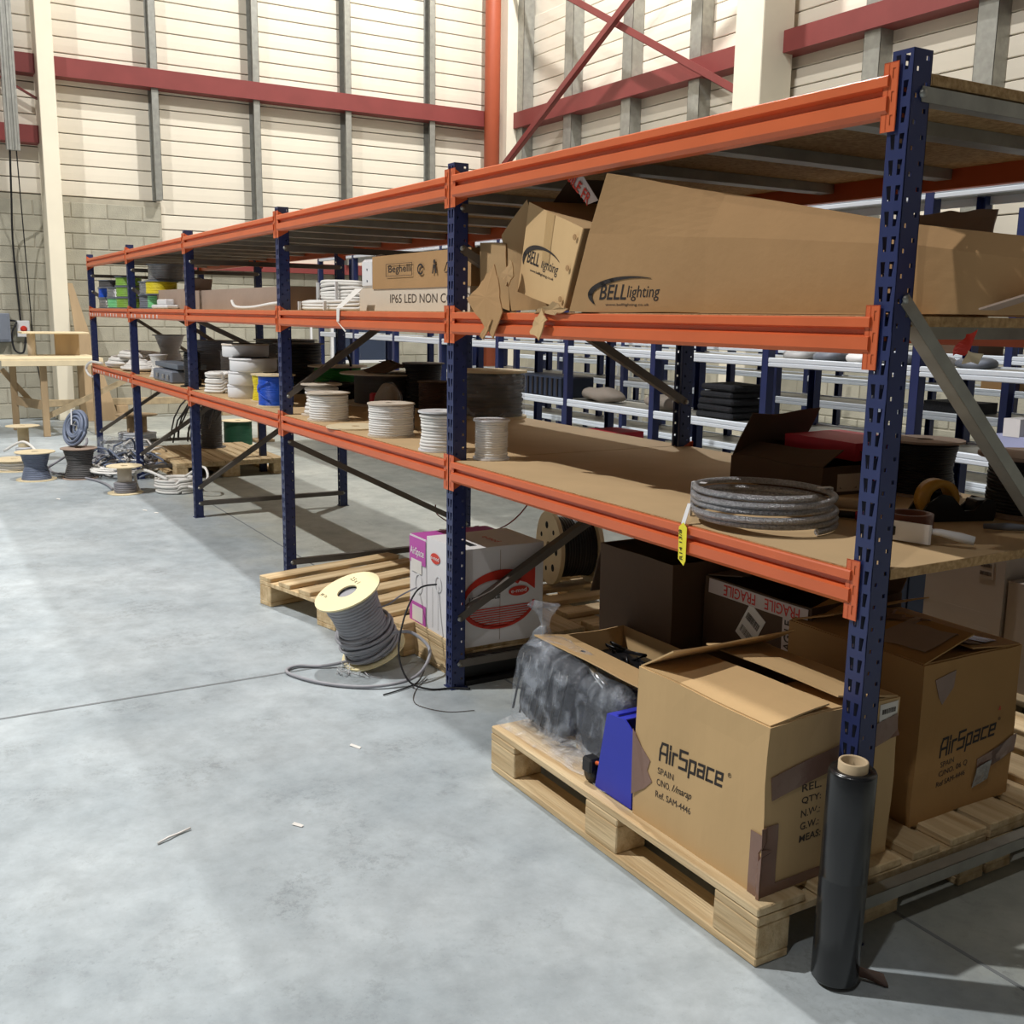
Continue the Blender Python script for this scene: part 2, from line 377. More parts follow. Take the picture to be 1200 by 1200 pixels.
for row in range(14):
    y = -.9+(0 if row % 2 else CL/2)-CL
    while y > -6:
        ff.cbox(XL-.05, y+.006, row*CH+.006, XL+.02, y+CL-.006, row*CH+CH-.006, .006); y -= CL
tag(ff.build('concrete_blocks', m_block, wl), kind='stuff')
MB().box(XL, YR+.010, 0, 7, YR+.1, 1.98).build('mortar_bed', m_mortar, wr)
for row in range(10):
    x = -2.6+(0 if row % 2 else CL/2)
    while x > XL+.1:
        if x-CL > XL-.1: inst(blk_m[row % 3], 'concrete_block', wr, (x-CL, YR, row*CH)) 
        x -= CL
ff = MB()
for row in range(10):
    x = -2.6+(0 if row % 2 else CL/2)
    while x < 5: ff.cbox(x+.006, YR, row*CH+.006, x+CL-.006, YR+.09, row*CH+CH-.006, .006); x += CL
tag(ff.build('concrete_blocks', m_block, wr), kind='stuff')
# steel posts, girts, columns
tn = [0]
def trim(mb, m, label=None):
    tn[0] += 1; return struct(mb.build('trim_%d' % tn[0], m))
def cpost(x0, y0, x1, y1, z0, z1, side):
    m = MB()
    if side == 'l':   # protrudes in +x from left wall, channel opening to -y
        m.box(x0, y1-.004, z0, x1, y1, z1); m.box(x1-.004, y0, z0, x1, y1, z1); m.box(x0, y0, z0, x0+.004, y1, z1); m.box(x1-.02, y0, z0, x1, y0+.004, z1)
    else:
        m.box(x1-.004, y0, z0, x1, y1, z1); m.box(x0, y0, z0, x1, y0+.004, z1); m.box(x0, y0, z0, x0+.004, y0+.02, z1)
    return m
GZ0, GZ1 = 4.30, 4.53
for y in (1.555, 2.92, 4.27, 5.62):
    z0 = 2.88 if y < 2 else 2.13
    trim(cpost(XL-.05, y-.05, XL+.16, y+.045, z0, GZ0, 'l'), m_galv); trim(cpost(XL-.05, y-.05, XL+.16, y+.045, GZ1, 6.6, 'l'), m_galv)
trim(MB().prism([(XL-.05, GZ0), (XL+.2, GZ0), (XL+.2, GZ1), (XL-.05, GZ1)], 'y', -11, YR-.1), m_red_steel)
trim(MB().prism([(XL-.05, 1.99), (XL+.12, 1.99), (XL+.12, 2.13), (XL-.05, 2.13)], 'y', 1.7, YR-.1), m_red_steel)
trim(MB().prism([(XL-.05, 3.47), (XL+.2, 3.47), (XL+.2, 3.68), (XL-.05, 3.68)], 'y', -6, .12), m_red_steel)
for x in (-11.7, -10.3, -8.92, -6.2, -4.9, -3.5):
    trim(cpost(x-.16, YR-.14, x+.05, YR+.04, 2.02, GZ0-.02, 'r'), m_galv); trim(cpost(x-.16, YR-.14, x+.05, YR+.04, GZ1-.02, 6.6, 'r'), m_galv)
trim(cpost(-13.2, YR-.14, -13.0, YR+.04, 2.02, 6.6, 'r'), m_galv)
trim(MB().prism([(YR-.2, GZ0-.02), (YR+.05, GZ0-.02), (YR+.05, GZ1-.02), (YR-.2, GZ1-.02)], 'x', XL+.2, 6), m_red_steel)
# H columns
def hcol(x, y, w_, d, z1, m, ax='y'):
    q = MB()
    if ax == 'y':   # flanges face -y/+y
        q.box(x-w_/2, y, 0, x+w_/2, y+.016, z1); q.box(x-w_/2, y+d-.016, 0, x+w_/2, y+d, z1); q.box(x-.006, y, 0, x+.006, y+d, z1)
    else:
        q.box(x, y-w_/2, 0, x+.016, y+w_/2, z1); q.box(x+d-.016, y-w_/2, 0, x+d, y+w_/2, z1); q.box(x, y-.006, 0, x+d, y+.006, z1)
    return q
trim(MB().cbox(XL+.02, .105, 0, XL+.44, .30, 11, .006), m_cream)           # cream column by the left wall
trim(MB().cbox(-7.87, YR-.5, 0, -7.43, YR-.05, 11, .008), m_cream)         # cream column of the right wall
q = MB().box(XL+.02, YR-.32, 0, XL+.42, YR+.0, 11); trim(q, m_cream)
q = MB().tube([(XL+.28, YR-.5, 0), (XL+.28, YR-.5, 11)], .12, 20); trim(q, m_red_pipe)
# wind bracing
def brace(a, b, m=m_red_steel, s=.045, t=.006):
    a, b = Vector(a), Vector(b); d = (b-a).normalized(); u = Vector((0, 1, 0)); v = d.cross(u).normalized(); q = MB()
    q.add([a-v*s, b-v*s, b+v*s, a+v*s, a-v*s+u*t, b-v*s+u*t, b+v*s+u*t, a+v*s+u*t], [(0,3,2,1),(4,5,6,7),(0,1,5,4),(1,2,6,5),(2,3,7,6),(3,0,4,7)])
    q.add([a-v*s, b-v*s, b-v*s+u*.07, a-v*s+u*.07, a-v*(s-t), b-v*(s-t), b-v*(s-t)+u*.07, a-v*(s-t)+u*.07], [(0,3,2,1),(4,5,6,7),(0,1,5,4),(1,2,6,5),(2,3,7,6),(3,0,4,7)])
    return q
trim(brace((-13.05, 6.62, 3.7), (-8.2, 6.62, 6.3)), m_red_steel)
trim(brace((-13.0, 6.7, 6.55), (-7.75, 6.7, 3.86)), m_red_steel)
trim(brace((-13.3, -1.6, 4.85), (-13.35, .1, 3.98)), m_red_steel)
# vertical galvanised duct and cables on the left
t = thing('cable_trunking', (-12.8, -.26, 3.28), 'ribbed galvanised vertical trunking high at the far left, cables dropping from its end', 'trunking')
q = MB()
for i in range(5): q.box(-12.85, -.335+i*.03, 3.28, -12.78+(.012 if i % 2 else 0), -.308+i*.03, 11)
q.build('channel', m_galv, t)
MB().box(-12.86, -.338, 3.28, -12.853, -.185, 11).build('back_plate', m_galv, t)
def cable(name, pts, r, m, label, cat='cable', group=None, parent=None, n=8, sub=6):
    P = [Vector(p) for p in pts]; out = []
    for i in range(len(P)-1):
        p0, p1, p2, p3 = P[max(i-1, 0)], P[i], P[i+1], P[min(i+2, len(P)-1)]
        for k in range(sub):
            t = k/sub; out.append(.5*((2*p1)+(p2-p0)*t+(2*p0-5*p1+4*p2-p3)*t*t+(3*p1-p0-3*p2+p3)*t**3))
    out.append(P[-1]); o = MB().tube(out, r, n).build(name, m, parent)
    if label: tag(o, label, cat, group)
    return o
cable('power_cable', [(-12.82, -.3, 3.3), (-13.1, -.29, 2.8), (-13.5, -.27, 2.2), (-13.53, -.24, 1.25)], .012, m_blackcable, 'thick black cable hanging from the galvanised trunking down to the white isolator switch')
cable('power_cable', [(-12.82, -.23, 3.3), (-13.3, -.16, 2.4), (-13.5, -.12, 1.5), (-13.54, -.1, .9), (-13.54, -.02, .3)], .007, m_blackcable, 'thin dark cable hanging beside the thick one, running on past the isolator switch')
t = thing('isolator_switch', (-13.52, -.215, 1.05), 'white isolator switch box with red rotary knob on the grey block wall', 'switch')
MB().cbox(-13.58, -.29, 1.06, -13.49, -.14, 1.27, .008).build('housing', m_whiteplastic, t)
MB().lathe([(.04, 0), (.04, .012), (.02, .02), (.02, .035)], 20, (-13.49, -.215, 1.165), Matrix.Rotation(PI/2, 3, 'Y')).build('knob', m_red, t)
t = thing('wall_box', (-13.5, -.5, 1.05), 'dark grey electrical box at the left picture edge beside the isolator switch', 'electrical box')
MB().cbox(-13.58, -.66, 1.0, -13.42, -.375, 1.36, .008).build('housing', m_greyitem, t)
MB().box(-13.42, -.64, 1.03, -13.412, -.4, 1.33).build('door', m_greyitem, t)
cable('power_cable', [(-13.5, -.375, 1.27), (-13.46, -.3, 1.25), (-13.46, -.36, 1.1), (-13.46, -.34, .9), (-13.46, -.24, .87), (-13.48, -.2, 1.06)], .012, m_blackcable, 'looped black cable joining the dark grey electrical box to the isolator switch')
# ------------------------------------------------------------ pallet racking
W = 1.9475; NB = 5; FW, FD = .05, .056; DEP = 1.13
TOPS = (1.913, 1.437, .893)
BT = .022; BH = .078
def ring(m, o4, i4):
    b = o4+i4; m.add(b, [(k, (k+1) % 4, 4+(k+1) % 4, 4+k) for k in range(4)])
def upright_mesh(h, fw_=FW, fd=FD, pitch=.05, slots=True):
    m = MB(); n = int(h/pitch)
    for i in range(n):
        z0 = i*pitch; z1 = z0+pitch
        for s in (0, 1):
            x0 = s*fw_/2; x1 = x0+fw_/2
            a = x0+.007 if s == 0 else x0+.005; b_ = a+.012
            zt, zb = z0+.041, z0+.011
            inn = [(a+(.0 if s else .004), 0, zb), (b_-(.004 if s else 0), 0, zb), (b_, 0, zt), (a, 0, zt)]
            ring(m, [(x0, 0, z0), (x1, 0, z0), (x1, 0, z1), (x0, 0, z1)], inn)
        for (x, sg) in ((0, 1), (fw_, -1)):
            yy = [0, fd/2, fd]
            for j in range(2):
                y0, y1 = yy[j], yy[j+1]; c = (y0+y1)/2; hs = .0045; cz = z0+(.012 if j == 0 else .034)
                ring(m, [(x, y0, z0), (x, y1, z0), (x, y1, z1), (x, y0, z1)], [(x, c-hs, cz-hs), (x, c+hs, cz-hs), (x, c+hs, cz+hs), (x, c-hs, cz+hs)])
        # return lips
        m.add([(0, fd, z0), (.012, fd, z0), (.012, fd, z1), (0, fd, z1)], [(0, 1, 2, 3)])
        m.add([(fw_, fd, z0), (fw_-.012, fd, z0), (fw_-.012, fd, z1), (fw_, fd, z1)], [(0, 1, 2, 3)])
    return m
rack = thing('pallet_rack', (-W*2.5, DEP/2, 0), 'long pallet rack with navy blue uprights, orange beams and chipboard shelves', 'rack')
up_me = upright_mesh(1.97).mesh('upright', m_blue)
foot_me = MB().box(-.008, -.006, 0, .058, .065, .004).mesh('foot_plate', m_blue)
bolt_me = MB().lathe([(.009, 0), (.009, .006), (.0, .008)], 8).mesh('bolt', m_galv)
BR = {0: [((0, 1.47), (1, .50)), ((0, .10), (1, .10)), ((0, 1.87), (1, 1.87))],
      1: [((0, 1.66), (1, 1.08)), ((0, .28), (1, .87)), ((0, .10), (1, .10)), ((0, 1.8), (1, 1.8))],
      2: [((0, .99), (1, 1.72)), ((0, .75), (1, .21)), ((0, .09), (1, .09)), ((0, 1.75), (1, 1.75))],
      3: [((0, .21), (1, .90)), ((0, 1.38), (1, .88)), ((0, .1), (1, .1)), ((0, 1.75), (1, 1.75))],
      4: [((0, .21), (1, .90)), ((0, 1.6), (1, .9)), ((0, .1), (1, .1)), ((0, 1.75), (1, 1.75))],
      5: [((0, .21), (1, .90)), ((0, 1.6), (1, .9)), ((0, .1), (1, .1)), ((0, 1.75), (1, 1.75))]}
for i in range(NB+1):
    x = -W*i
    fr = inst(up_me, 'upright', rack, (x, 0, .004)); 
    sm_ = fr.modifiers.new('t', 'SOLIDIFY'); sm_.thickness = .0018; sm_.offset = -1
    rr = inst(up_me, 'upright', rack, (x+FW, DEP, .004), (0, 0, PI)); rr.modifiers.new('t', 'SOLIDIFY').thickness = .0018
    inst(foot_me, 'foot_plate', fr, (x, 0, 0)); f2 = inst(foot_me, 'foot_plate', rack, (x, DEP-.055, 0))
    for (a, b) in BR[i]:
        ya, yb = (.03 if a[0] == 0 else DEP-.03), (.03 if b[0] == 0 else DEP-.03)
        A, B = Vector((x+.028, ya, a[1])), Vector((x+.028, yb, b[1])); d = (B-A).normalized(); v = Vector((1, 0, 0)); n_ = d.cross(v)
        m = MB()
        def bar(c0, c1, c2, c3):
            P = [A+v*c0+n_*c2, A+v*c1+n_*c2, A+v*c1+n_*c3, A+v*c0+n_*c3]; Q = [p+(B-A) for p in P]
            m.add(P+Q, [(0,3,2,1),(4,5,6,7),(0,1,5,4),(1,2,6,5),(2,3,7,6),(3,0,4,7)])
        bar(-.012, .024, -.015, -.012); bar(.022, .0245, -.015, .015); bar(-.012, .024, .012, .015)
        bo = m.build('frame_brace', m_galv if i == 0 else m_brace_shaded, rack)
        for e in (A, B): inst(bolt_me, 'bolt', bo, e+Vector((.0245, 0, 0)), (0, PI/2, 0))
def beam_mesh(L_):
    y = -.012
    prof = [(.032, 0), (y+.010, 0), (y, .010), (y, .036), (y+.018, .042), (y+.018, .052), (y, .057), (y, BH-.003), (y+.003, BH), (.002, BH), (.002, BH-.019), (.032, BH-.019)]
    return MB().prism(prof, 'x', 0, L_)
beam_me = beam_mesh(W-FW).mesh('beam', m_orange)
def conn_mesh(side):
    m = MB(); H = .134; s = 1 if side > 0 else -1
    # front plate with three slots, x from 0 outward over the upright face
    a, b = (-.016, .021) if s > 0 else (-.021, .016)
    zs = [0, .045, .09, H]
    for k in range(3):
        z0, z1 = zs[k], zs[k+1]; c = (z0+z1)/2; cx = .010 if s > 0 else -.010
        ring(m, [(a, -.006, z0), (b, -.006, z0), (b, -.006, z1), (a, -.006, z1)], [(cx-.0035, -.006, c-.010), (cx+.0035, -.006, c-.010), (cx+.0035, -.006, c+.010), (cx-.0035, -.006, c+.010)])
    m.add([(cx-.005, -.0045, .012), (cx+.005, -.0045, .012), (cx+.005, -.0045, H-.012), (cx-.005, -.0045, H-.012)], [(0, 1, 2, 3)])
    m.box(a, -.006, 0, a+.002, -.0045, H); m.box(b-.002, -.006, 0, b, -.0045, H); m.box(a, -.006, H-.002, b, -.0045, H)
    # side plate along the upright flank
    xs = -.004 if s > 0 else .0015
    m.prism([(-.006, 0), (.05, .03), (.05, H-.03), (-.006, H)], 'x', xs, xs+.003)
    return m
cm = {s: conn_mesh(s).mesh('beam_connector', m_orange) for s in (1, -1)}
board_me = {}
for bi in range(NB):
    x0, x1 = -W*(bi+1)+FW, -W*bi
    for li, zt in enumerate(TOPS):
        zb = zt-.003-BH
        for rear in (0, 1):
            if rear: o = inst(beam_me, 'beam', rack, (x1, DEP, zb), (0, 0, PI))
            else: o = inst(beam_me, 'beam', rack, (x0, 0, zb))
            for s, xx in ((1, x1), (-1, x0)):
                c = bpy.data.objects.new('beam_connector', cm[s if not rear else -s]); COL.objects.link(c); c.parent = o
                c.location = ((xx-x0), 0, -.032) if not rear else ((x1-xx), 0, -.032)
        # board with corners notched round the uprights
        e0 = .0 if bi < NB-1 else -FW
        xr = x1+(.046 if bi == 0 else FW/2-.003); xl = x0-FW/2+.003
        poly = [(x0+.003, .003), (x1-.003, .003), (x1-.003, .064), (xr, .064), (xr, DEP-.064), (x1-.003, DEP-.064), (x1-.003, DEP-.003), (x0+.003, DEP-.003), (x0+.003, DEP-.064), (xl, DEP-.064), (xl, .064), (x0+.003, .064)]
        bo = MB().prism(poly, 'z', zt-BT, zt-.0008).build('shelf_board', m_chip, rack)
        MB().prism([(a+(.001 if a < (x0+x1)/2 else -.001), b) for a, b in poly], 'z', zt-.0008, zt).build('board_face', m_boardtop, bo)
        for k in range(4):
            jx = x0+(k+.5)*(x1-x0)/4
            m = MB(); m.box(jx-.03, .035, zt-BT-.032, jx+.03, DEP-.035, zt-BT-.030); m.box(jx-.03, .035, zt-BT-.030, jx-.028, DEP-.035, zt-BT-.001); m.box(jx+.028, .035, zt-BT-.030, jx+.03, DEP-.035, zt-BT-.001)
            m.build('joist', m_galv, rack)
# white round price dots stuck on the far beams
lab_me = MB().lathe([(.016, 0), (.016, .0015)], 10).mesh('price_dot', m_whiteplastic)
for li, n_, xa, xb in ((1, 24, -9.6, -6.4), (2, 14, -9.6, -7.6)):
    for k in range(n_):
        if k % 6 == 5: continue
        x = xa+(xb-xa)*k/n_
        if abs(x+W*4-.03) < .07: continue
        inst(lab_me, 'price_dot', rack, (x, -.0125, TOPS[li]-BH+.02), (PI/2, 0, 0))
# ------------------------------------------------------------ shelving rows behind
def shelving(x0, nbay, pitch, yf, dep, levels, top, label, grey=False):
    t = thing('shelving_row', (x0-nbay*pitch/2, yf+dep/2, 0), label, 'shelving')
    pw = .05
    pm = MB()
    pm.box(0, 0, 0, pw, .003, top); pm.box(0, 0, 0, .003, .05, top); pm.box(pw-.003, 0, 0, pw, .05, top)
    pm = pm.mesh('post', m_blue)
    L_ = pitch-pw
    bm_ = MB().prism([(0, 0), (-.006, .004), (-.006, .02), (-.002, .024), (-.006, .028), (-.006, .046), (0, .05), (.012, .05), (.012, 0)], 'x', 0, L_).mesh('shelf_beam', m_white_steel)
    sm = MB().box(0, .012, .0, L_+.03, dep-.012, .003).mesh('shelf_panel', m_galv)
    for i in range(nbay+1):
        x = x0-i*pitch
        inst(pm, 'post', t, (x, yf, 0)); inst(pm, 'post', t, (x+pw, yf+dep, 0), (0, 0, PI))
        for z in (.15, top-.06): 
            MB().box(x+.02, yf+.05, z, x+.03, yf+dep-.05, z+.03).build('side_tie', m_blue, t)
        if i < nbay:
            for z in levels:
                inst(bm_, 'shelf_beam', t, (x-L_, yf+.006, z-.05)); inst(bm_, 'shelf_beam', t, (x, yf+dep-.006, z-.05), (0, 0, PI))
                inst(sm, 'shelf_panel', t, (x-L_-.015, yf, z-.012))
    return t
shelving(.17, 10, .995, 2.4, .42, (.1, .46, .845, 1.222, 2.03), 2.1, 'blue shelving row with white shelf edges directly behind the orange rack')
shelving(-.44, 9, .93, 3.8, .45, (.1, .48, .88, 1.24, 1.86), 2.07, 'second blue shelving row, behind the first one')
shelving(-1.2, 9, 1.0, 5.2, .45, (.1, .5, .95, 1.4), 1.75, 'third and farthest shelving row, near the right wall')
# ------------------------------------------------------------ builders for the stock
def pallet(x1, y0, label, dx=1.2, dy=.8, rot=0, z0=0, seed=0, m=None, brd=5):
    m = m or m_wood
    t = thing('wooden_pallet', (0, 0, 0), label, 'pallet'); rs = random.Random(seed)
    def bd(name, *a):
        q = MB().cbox(*a, .003); ob = q.crumple(.002, 6, rs.random()*50).build(name, m, t); return ob
    for yy, wd in ((0, .1), (dy/2-.0725, .145), (dy-.1, .1)): bd('bottom_board', -dx, yy, 0, 0, yy+wd, .022)
    for xx, bl in ((-dx, .145), (-dx/2-.0725, .145), (-.145, .145)):
        for yy, wd in ((0, .1), (dy/2-.0725, .145), (dy-.1, .1)): bd('block', xx, yy, .022, xx+bl, yy+wd, .1)
        bd('stringer_board', xx, 0, .1, xx+bl, dy, .122)
    wds = [.145, .1, .145, .1, .145] if brd == 5 else [.1]*brd
    gap = (dy-sum(wds))/(len(wds)-1); yy = 0
    for wd in wds: bd('deck_board', -dx, yy, .122, 0, yy+wd, .144); yy += wd+gap
    t.location = (x1, y0, z0); t.rotation_euler = (0, 0, rot); return t
def winding_profile(r0, r1, h0, h1, cr, flare=0, seed=0):
    """bumpy profile for cable wound from h0 to h1 out to radius r1"""
    prof = [(r0, h0)]; z = h0+cr; rs = random.Random(seed)
    while z < h1-cr*.5:
        f = (z-h0)/(h1-h0); r = r1+flare*abs(f-.5)*2+rs.uniform(-.25, .25)*cr
        for a in (-80, -40, 0, 40, 80):
            prof.append((r+cr*math.cos(math.radians(a)), z+cr*math.sin(math.radians(a))))
        z += 2*cr
    prof.append((r0, h1)); return prof
def flange_mb(r, z, t=.008, hole=.02, n=32):
    return MB().lathe([(hole, z), (r, z), (r, z+t), (hole, z+t)], n, closed=True, smooth=False)
def reel(loc, r, h, m_fl, m_cab, label, cr=.004, rw=None, core=.35, rcore=None, flare=0, group=None, fill=1, m_core_=None, t=.007, seed=0, rot=None, name='cable_reel', top_m=None, extra=None, cat='cable reel', hole=None):
    o = thing(name, (0, 0, 0), label, cat, group); rc = rcore or r*core
    rw = rw or r*.92
    hole = hole or min(.03, rc*.5)
    if t > 0:
        flange_mb(r, 0, t, hole).build('flange', m_fl, o); flange_mb(r, h-t, t, hole).build('flange', top_m or m_fl, o)
    MB().lathe([(hole, t), (rc, t), (rc, h-t), (hole, h-t)], 24, closed=True).build('core', m_core_ or m_fl, o)
    if m_cab:
        MB().lathe(winding_profile(rc, rw-cr, t, t+(h-2*t)*fill, cr, flare, seed), 36).build('cable_winding', m_cab, o)
    if extra: extra(o, r, h)
    if rot is not None: o.rotation_euler = rot
    o.location = loc
    return o
def coil(loc, R, r, n, h, cr, m, label, group=None, seed=0, name='cable_coil', squash=1, jit=.3, cat='cable coil', rot=(0, 0, 0), layers=None, ties=0, m_tie=None, axis_loops=None):
    """n loops of cable between radii r and R stacked up to h"""
    o = thing(name, (0, 0, 0), label, cat, group); rs = random.Random(seed); pts = []
    K = 28; rows = max(1, int(h/(2*cr)))
    for L_ in range(n):
        row = L_ % rows; lay = L_//rows
        rad = R-cr-lay*2*cr*.9+rs.uniform(-jit, jit)*cr*2; z = cr+row*2*cr*.98+rs.uniform(-jit, jit)*cr
        ox, oy = rs.uniform(-jit, jit)*cr*2, rs.uniform(-jit, jit)*cr*2; tl = rs.uniform(-jit, jit)*cr*.8; ph = rs.uniform(0, 6)
        for k in range(K):
            a = 2*PI*k/K; pts.append((ox+rad*math.cos(a), oy+rad*math.sin(a)*squash, max(cr, z+tl*math.sin(a+ph))))
    MB().tube(pts, cr, 7).build('cable', m, o)
    for k in range(ties):
        a = 2*PI*(k+.3)/max(1, ties); c, s_ = math.cos(a), math.sin(a); ri, ro = R-(n//rows+1)*2*cr-.004, R+.006
        d = Vector((c, s_, 0)); e = Vector((-s_, c, 0))*.008
        P = [d*ri+Vector((0, 0, 0)), d*ro, d*ro+Vector((0, 0, h+.006)), d*ri+Vector((0, 0, h+.006))]
        q = MB()
        for i in range(4):
            a0, b0 = P[i], P[(i+1) % 4]; q.slab([a0-e, b0-e, b0+e, a0+e], .0015)
        q.build('cable_tie', m_tie or m_whiteplastic, o)
    o.rotation_euler = rot; o.location = loc; return o
def carton(name, x0, x1, y0, y1, z0, z1, m, label, cat='cardboard box', flaps=None, amp=.004, t=.004, rot=0, closed_top=True, m_in=None, seed=1, group=None, tilt=(0, 0)):
    """box of separate wall panels; flaps: dict side -> (length, angle deg from horizontal outward, 180 = closed inward)"""
    cx, cy = (x0+x1)/2, (y0+y1)/2
    o = thing(name, (cx, cy, z0), label, cat, group)
    def pan(nm, O, U, V, mm=m, nu=7, nv=6): return MB().sheet(O, U, V, t, nu, nv, amp, seed, 5).build(nm, mm, o)
    dx, dy, dz = x1-x0, y1-y0, z1-z0
    pan('bottom_panel', (x0, y1, z0), (dx, 0, 0), (0, -dy, 0))
    fr = pan('side_panel', (x0, y0+t, z0), (dx, 0, 0), (0, 0, dz)); pan('side_panel', (x1-t, y0, z0), (0, dy, 0), (0, 0, dz))
    pan('side_panel', (x1, y1-t, z0), (-dx, 0, 0), (0, 0, dz)); pan('side_panel', (x0+t, y1, z0), (0, -dy, 0), (0, 0, dz))
    fl_ = flaps or {}
    for s, (ln, ang) in fl_.items():
        a = math.radians(ang); c, q = math.cos(a)*ln, math.sin(a)*ln
        if s == '-y': pan('flap', (x0+.004, y0+t, z1), (dx-.008, 0, 0), (0, -c, q), nv=4)
        if s == '+y': pan('flap', (x1-.004, y1-t, z1), (-dx+.008, 0, 0), (0, c, q), nv=4)
        if s == '+x': pan('flap', (x1-t, y0+.004, z1), (0, dy-.008, 0), (c, 0, q), nv=4)
        if s == '-x': pan('flap', (x0+t, y1-.004, z1), (0, -dy+.008, 0), (-c, 0, q), nv=4)
    if closed_top and not flaps: pan('top_panel', (x0, y0, z1), (dx, 0, 0), (0, dy, 0))
    if rot:
        o.rotation_euler = (0, 0, rot)
    return o
from mathutils.bvhtree import BVHTree
BV = {}
def stick(o, N, par, clip=.0012, base=.0009):
    """lay a printed or taped piece onto the (slightly uneven) panels of its box"""
    if par is None or o is None: return o
    N = Vector(N).normalized()
    if par.name not in BV:
        V, F = [], []
        for ch in [c for c in bpy.data.objects if c.parent == par and c.name.split('.')[0] in ('side_panel', 'end_panel', 'top_panel', 'flap')]:
            b = len(V); V += [v.co.copy() for v in ch.data.vertices]; F += [[b+i for i in p.vertices] for p in ch.data.polygons]
        BV[par.name] = BVHTree.FromPolygons(V, F) if V else None
    t = BV[par.name]
    if not t or not o.data.vertices: return o
    mn = min(v.co.dot(N) for v in o.data.vertices)
    for v in o.data.vertices:
        h = t.ray_cast(v.co+N*.05, -N, .12)
        if h[0]: v.co = h[0]+N*(base+min(clip, max(0, v.co.dot(N)-mn)))
    return o
_text0 = text; LIFT = {}
def text(body, O, R, U, width, m, parent, name='lettering', height=None, shear=0, bold=0, depth=.0002):
    o = _text0(body, O, R, U, width, m, parent, name, height, shear, bold, depth)
    return stick(o, Vector(R).cross(Vector(U)), parent, .0003, LIFT.get(parent.name, .0006) if parent else 0)
GLY = {'A': ([[(0, 0), (0, .62), (.14, 1), (.62, 1), (.62, 0)], [(0, .42), (.62, .42)]], .62), 'i': ([[(0, 0), (0, .66)], [(0, .86), (0, 1)]], .0), 'r': ([[(0, 0), (0, .66), (.34, .66)]], .34),
       'S': ([[(.62, 1), (0, 1), (0, .55), (.62, .55), (.62, 0), (0, 0)]], .62), 'p': ([[(0, -.3), (0, .66), (.5, .66), (.5, 0), (0, 0)]], .5), 'a': ([[(.03, .66), (.5, .66), (.5, 0), (0, 0), (0, .34), (.5, .34)]], .5),
       'c': ([[(.5, .66), (0, .66), (0, 0), (.5, 0)]], .5), 'e': ([[(.5, 0), (0, 0), (0, .66), (.5, .66), (.5, .34), (0, .34)]], .5)}
def square_text(word, O, R, U, width, height, m, par, name='printed_lettering', sw=.15):
    R, U = Vector(R).normalized(), Vector(U).normalized(); N = R.cross(U).normalized(); O = Vector(O); x = 0; segs = []
    for ch in word:
        st, wd = GLY[ch]
        for pl in st:
            for a, b in zip(pl[:-1], pl[1:]): segs.append(((a[0]+x, a[1]), (b[0]+x, b[1])))
        x += wd+.27
    kx = width/(x-.27+sw); q = MB()
    for a, b in segs:
        h = sw/2; x0, x1 = min(a[0], b[0])-h, max(a[0], b[0])+h; y0, y1 = min(a[1], b[1])-h, max(a[1], b[1])+h
        if a[0] != b[0] and a[1] != b[1]: P_ = [(a[0]-h, a[1]), (a[0]+h, a[1]), (b[0]+h, b[1]), (b[0]-h, b[1])]
        else: P_ = [(x0, y0), (x1, y0), (x1, y1), (x0, y1)]
        q.slab([O+R*(u*kx)+U*(v*height) for u, v in P_], .0004)
    return stick(q.build(name, m, par), N, par, .0003, LIFT.get(par.name, .0006))
def barcode(O, R, U, w_, h_, parent, m=m_paper, lines=12, rows=2):
    O, R, U = Vector(O), Vector(R).normalized(), Vector(U).normalized(); N = R.cross(U)
    lb = MB().slab([O, O+R*w_, O+R*w_+U*h_, O+U*h_], .001).build('label_sticker', m, parent)
    q = MB(); rs = random.Random(int(w_*1e5)+lines)
    for k in range(rows):
        b = O+U*(h_*(.15+.42*k))+N*.0015; x = .12
        while x < .86:
            ww = rs.choice((.01, .018, .03)); q.slab([b+R*w_*x, b+R*w_*(x+ww), b+R*w_*(x+ww)+U*h_*.2, b+R*w_*x+U*h_*.2], .0003); x += ww+rs.choice((.012, .02))
    bb = q.build('barcode', m_ink_soft, lb); stick(lb, N, parent, .001, .001); stick(bb, N, parent, .0006, .0024)
    return lb
def tape_patch(pts, parent, m=m_tape, nm='tape_strip', t=.0012): return MB().slab(pts, t).build(nm, m, parent)
# ------------------------------------------------------------ near bay, floor level
P = .144
pallet(0, -.221, 'pale wooden pallet nearest the camera, carrying the large printed cartons', seed=1)
pallet(-.004, .60, 'wooden pallet behind the nearest one, its board ends showing past the corner upright', seed=2)
# carton 1
X0, X1, Y0, Y1, ZT = -.502, -.036, -.186, .236, .548
c1 = carton('cardboard_carton', X0, X1, Y0, Y1, P, ZT, m_card, 'tan carton with torn top and lettering on its left side, behind the black film roll', 'cardboard box',
            flaps={'+x': (.20, 183), '-y': (.19, 176), '+y': (.20, 172), '-x': (.14, 150)}, amp=.007, seed=3)
square_text('AirSpace', (-.405, Y0-.009, .332), (1, 0, .1), (.08, 0, 1), .235, .046, m_ink, c1)
text('®', (-.158, Y0-.009, .385), (1, 0, 0), (0, 0, 1), .012, m_ink, c1, 'printed_lettering')
text('SPAIN', (-.410, Y0-.009, .293), (1, 0, .06), (-.03, 0, 1), .06, m_ink_soft, c1, 'printed_lettering', .017)
text('C/NO.', (-.412, Y0-.009, .262), (1, 0, .06), (-.03, 0, 1), .05, m_ink_soft, c1, 'printed_lettering', .017)
text('1/marap', (-.355, Y0-.009, .262), (1, 0, .1), (.05, 0, 1), .075, m_ink, c1, 'handwriting', .025, .4)
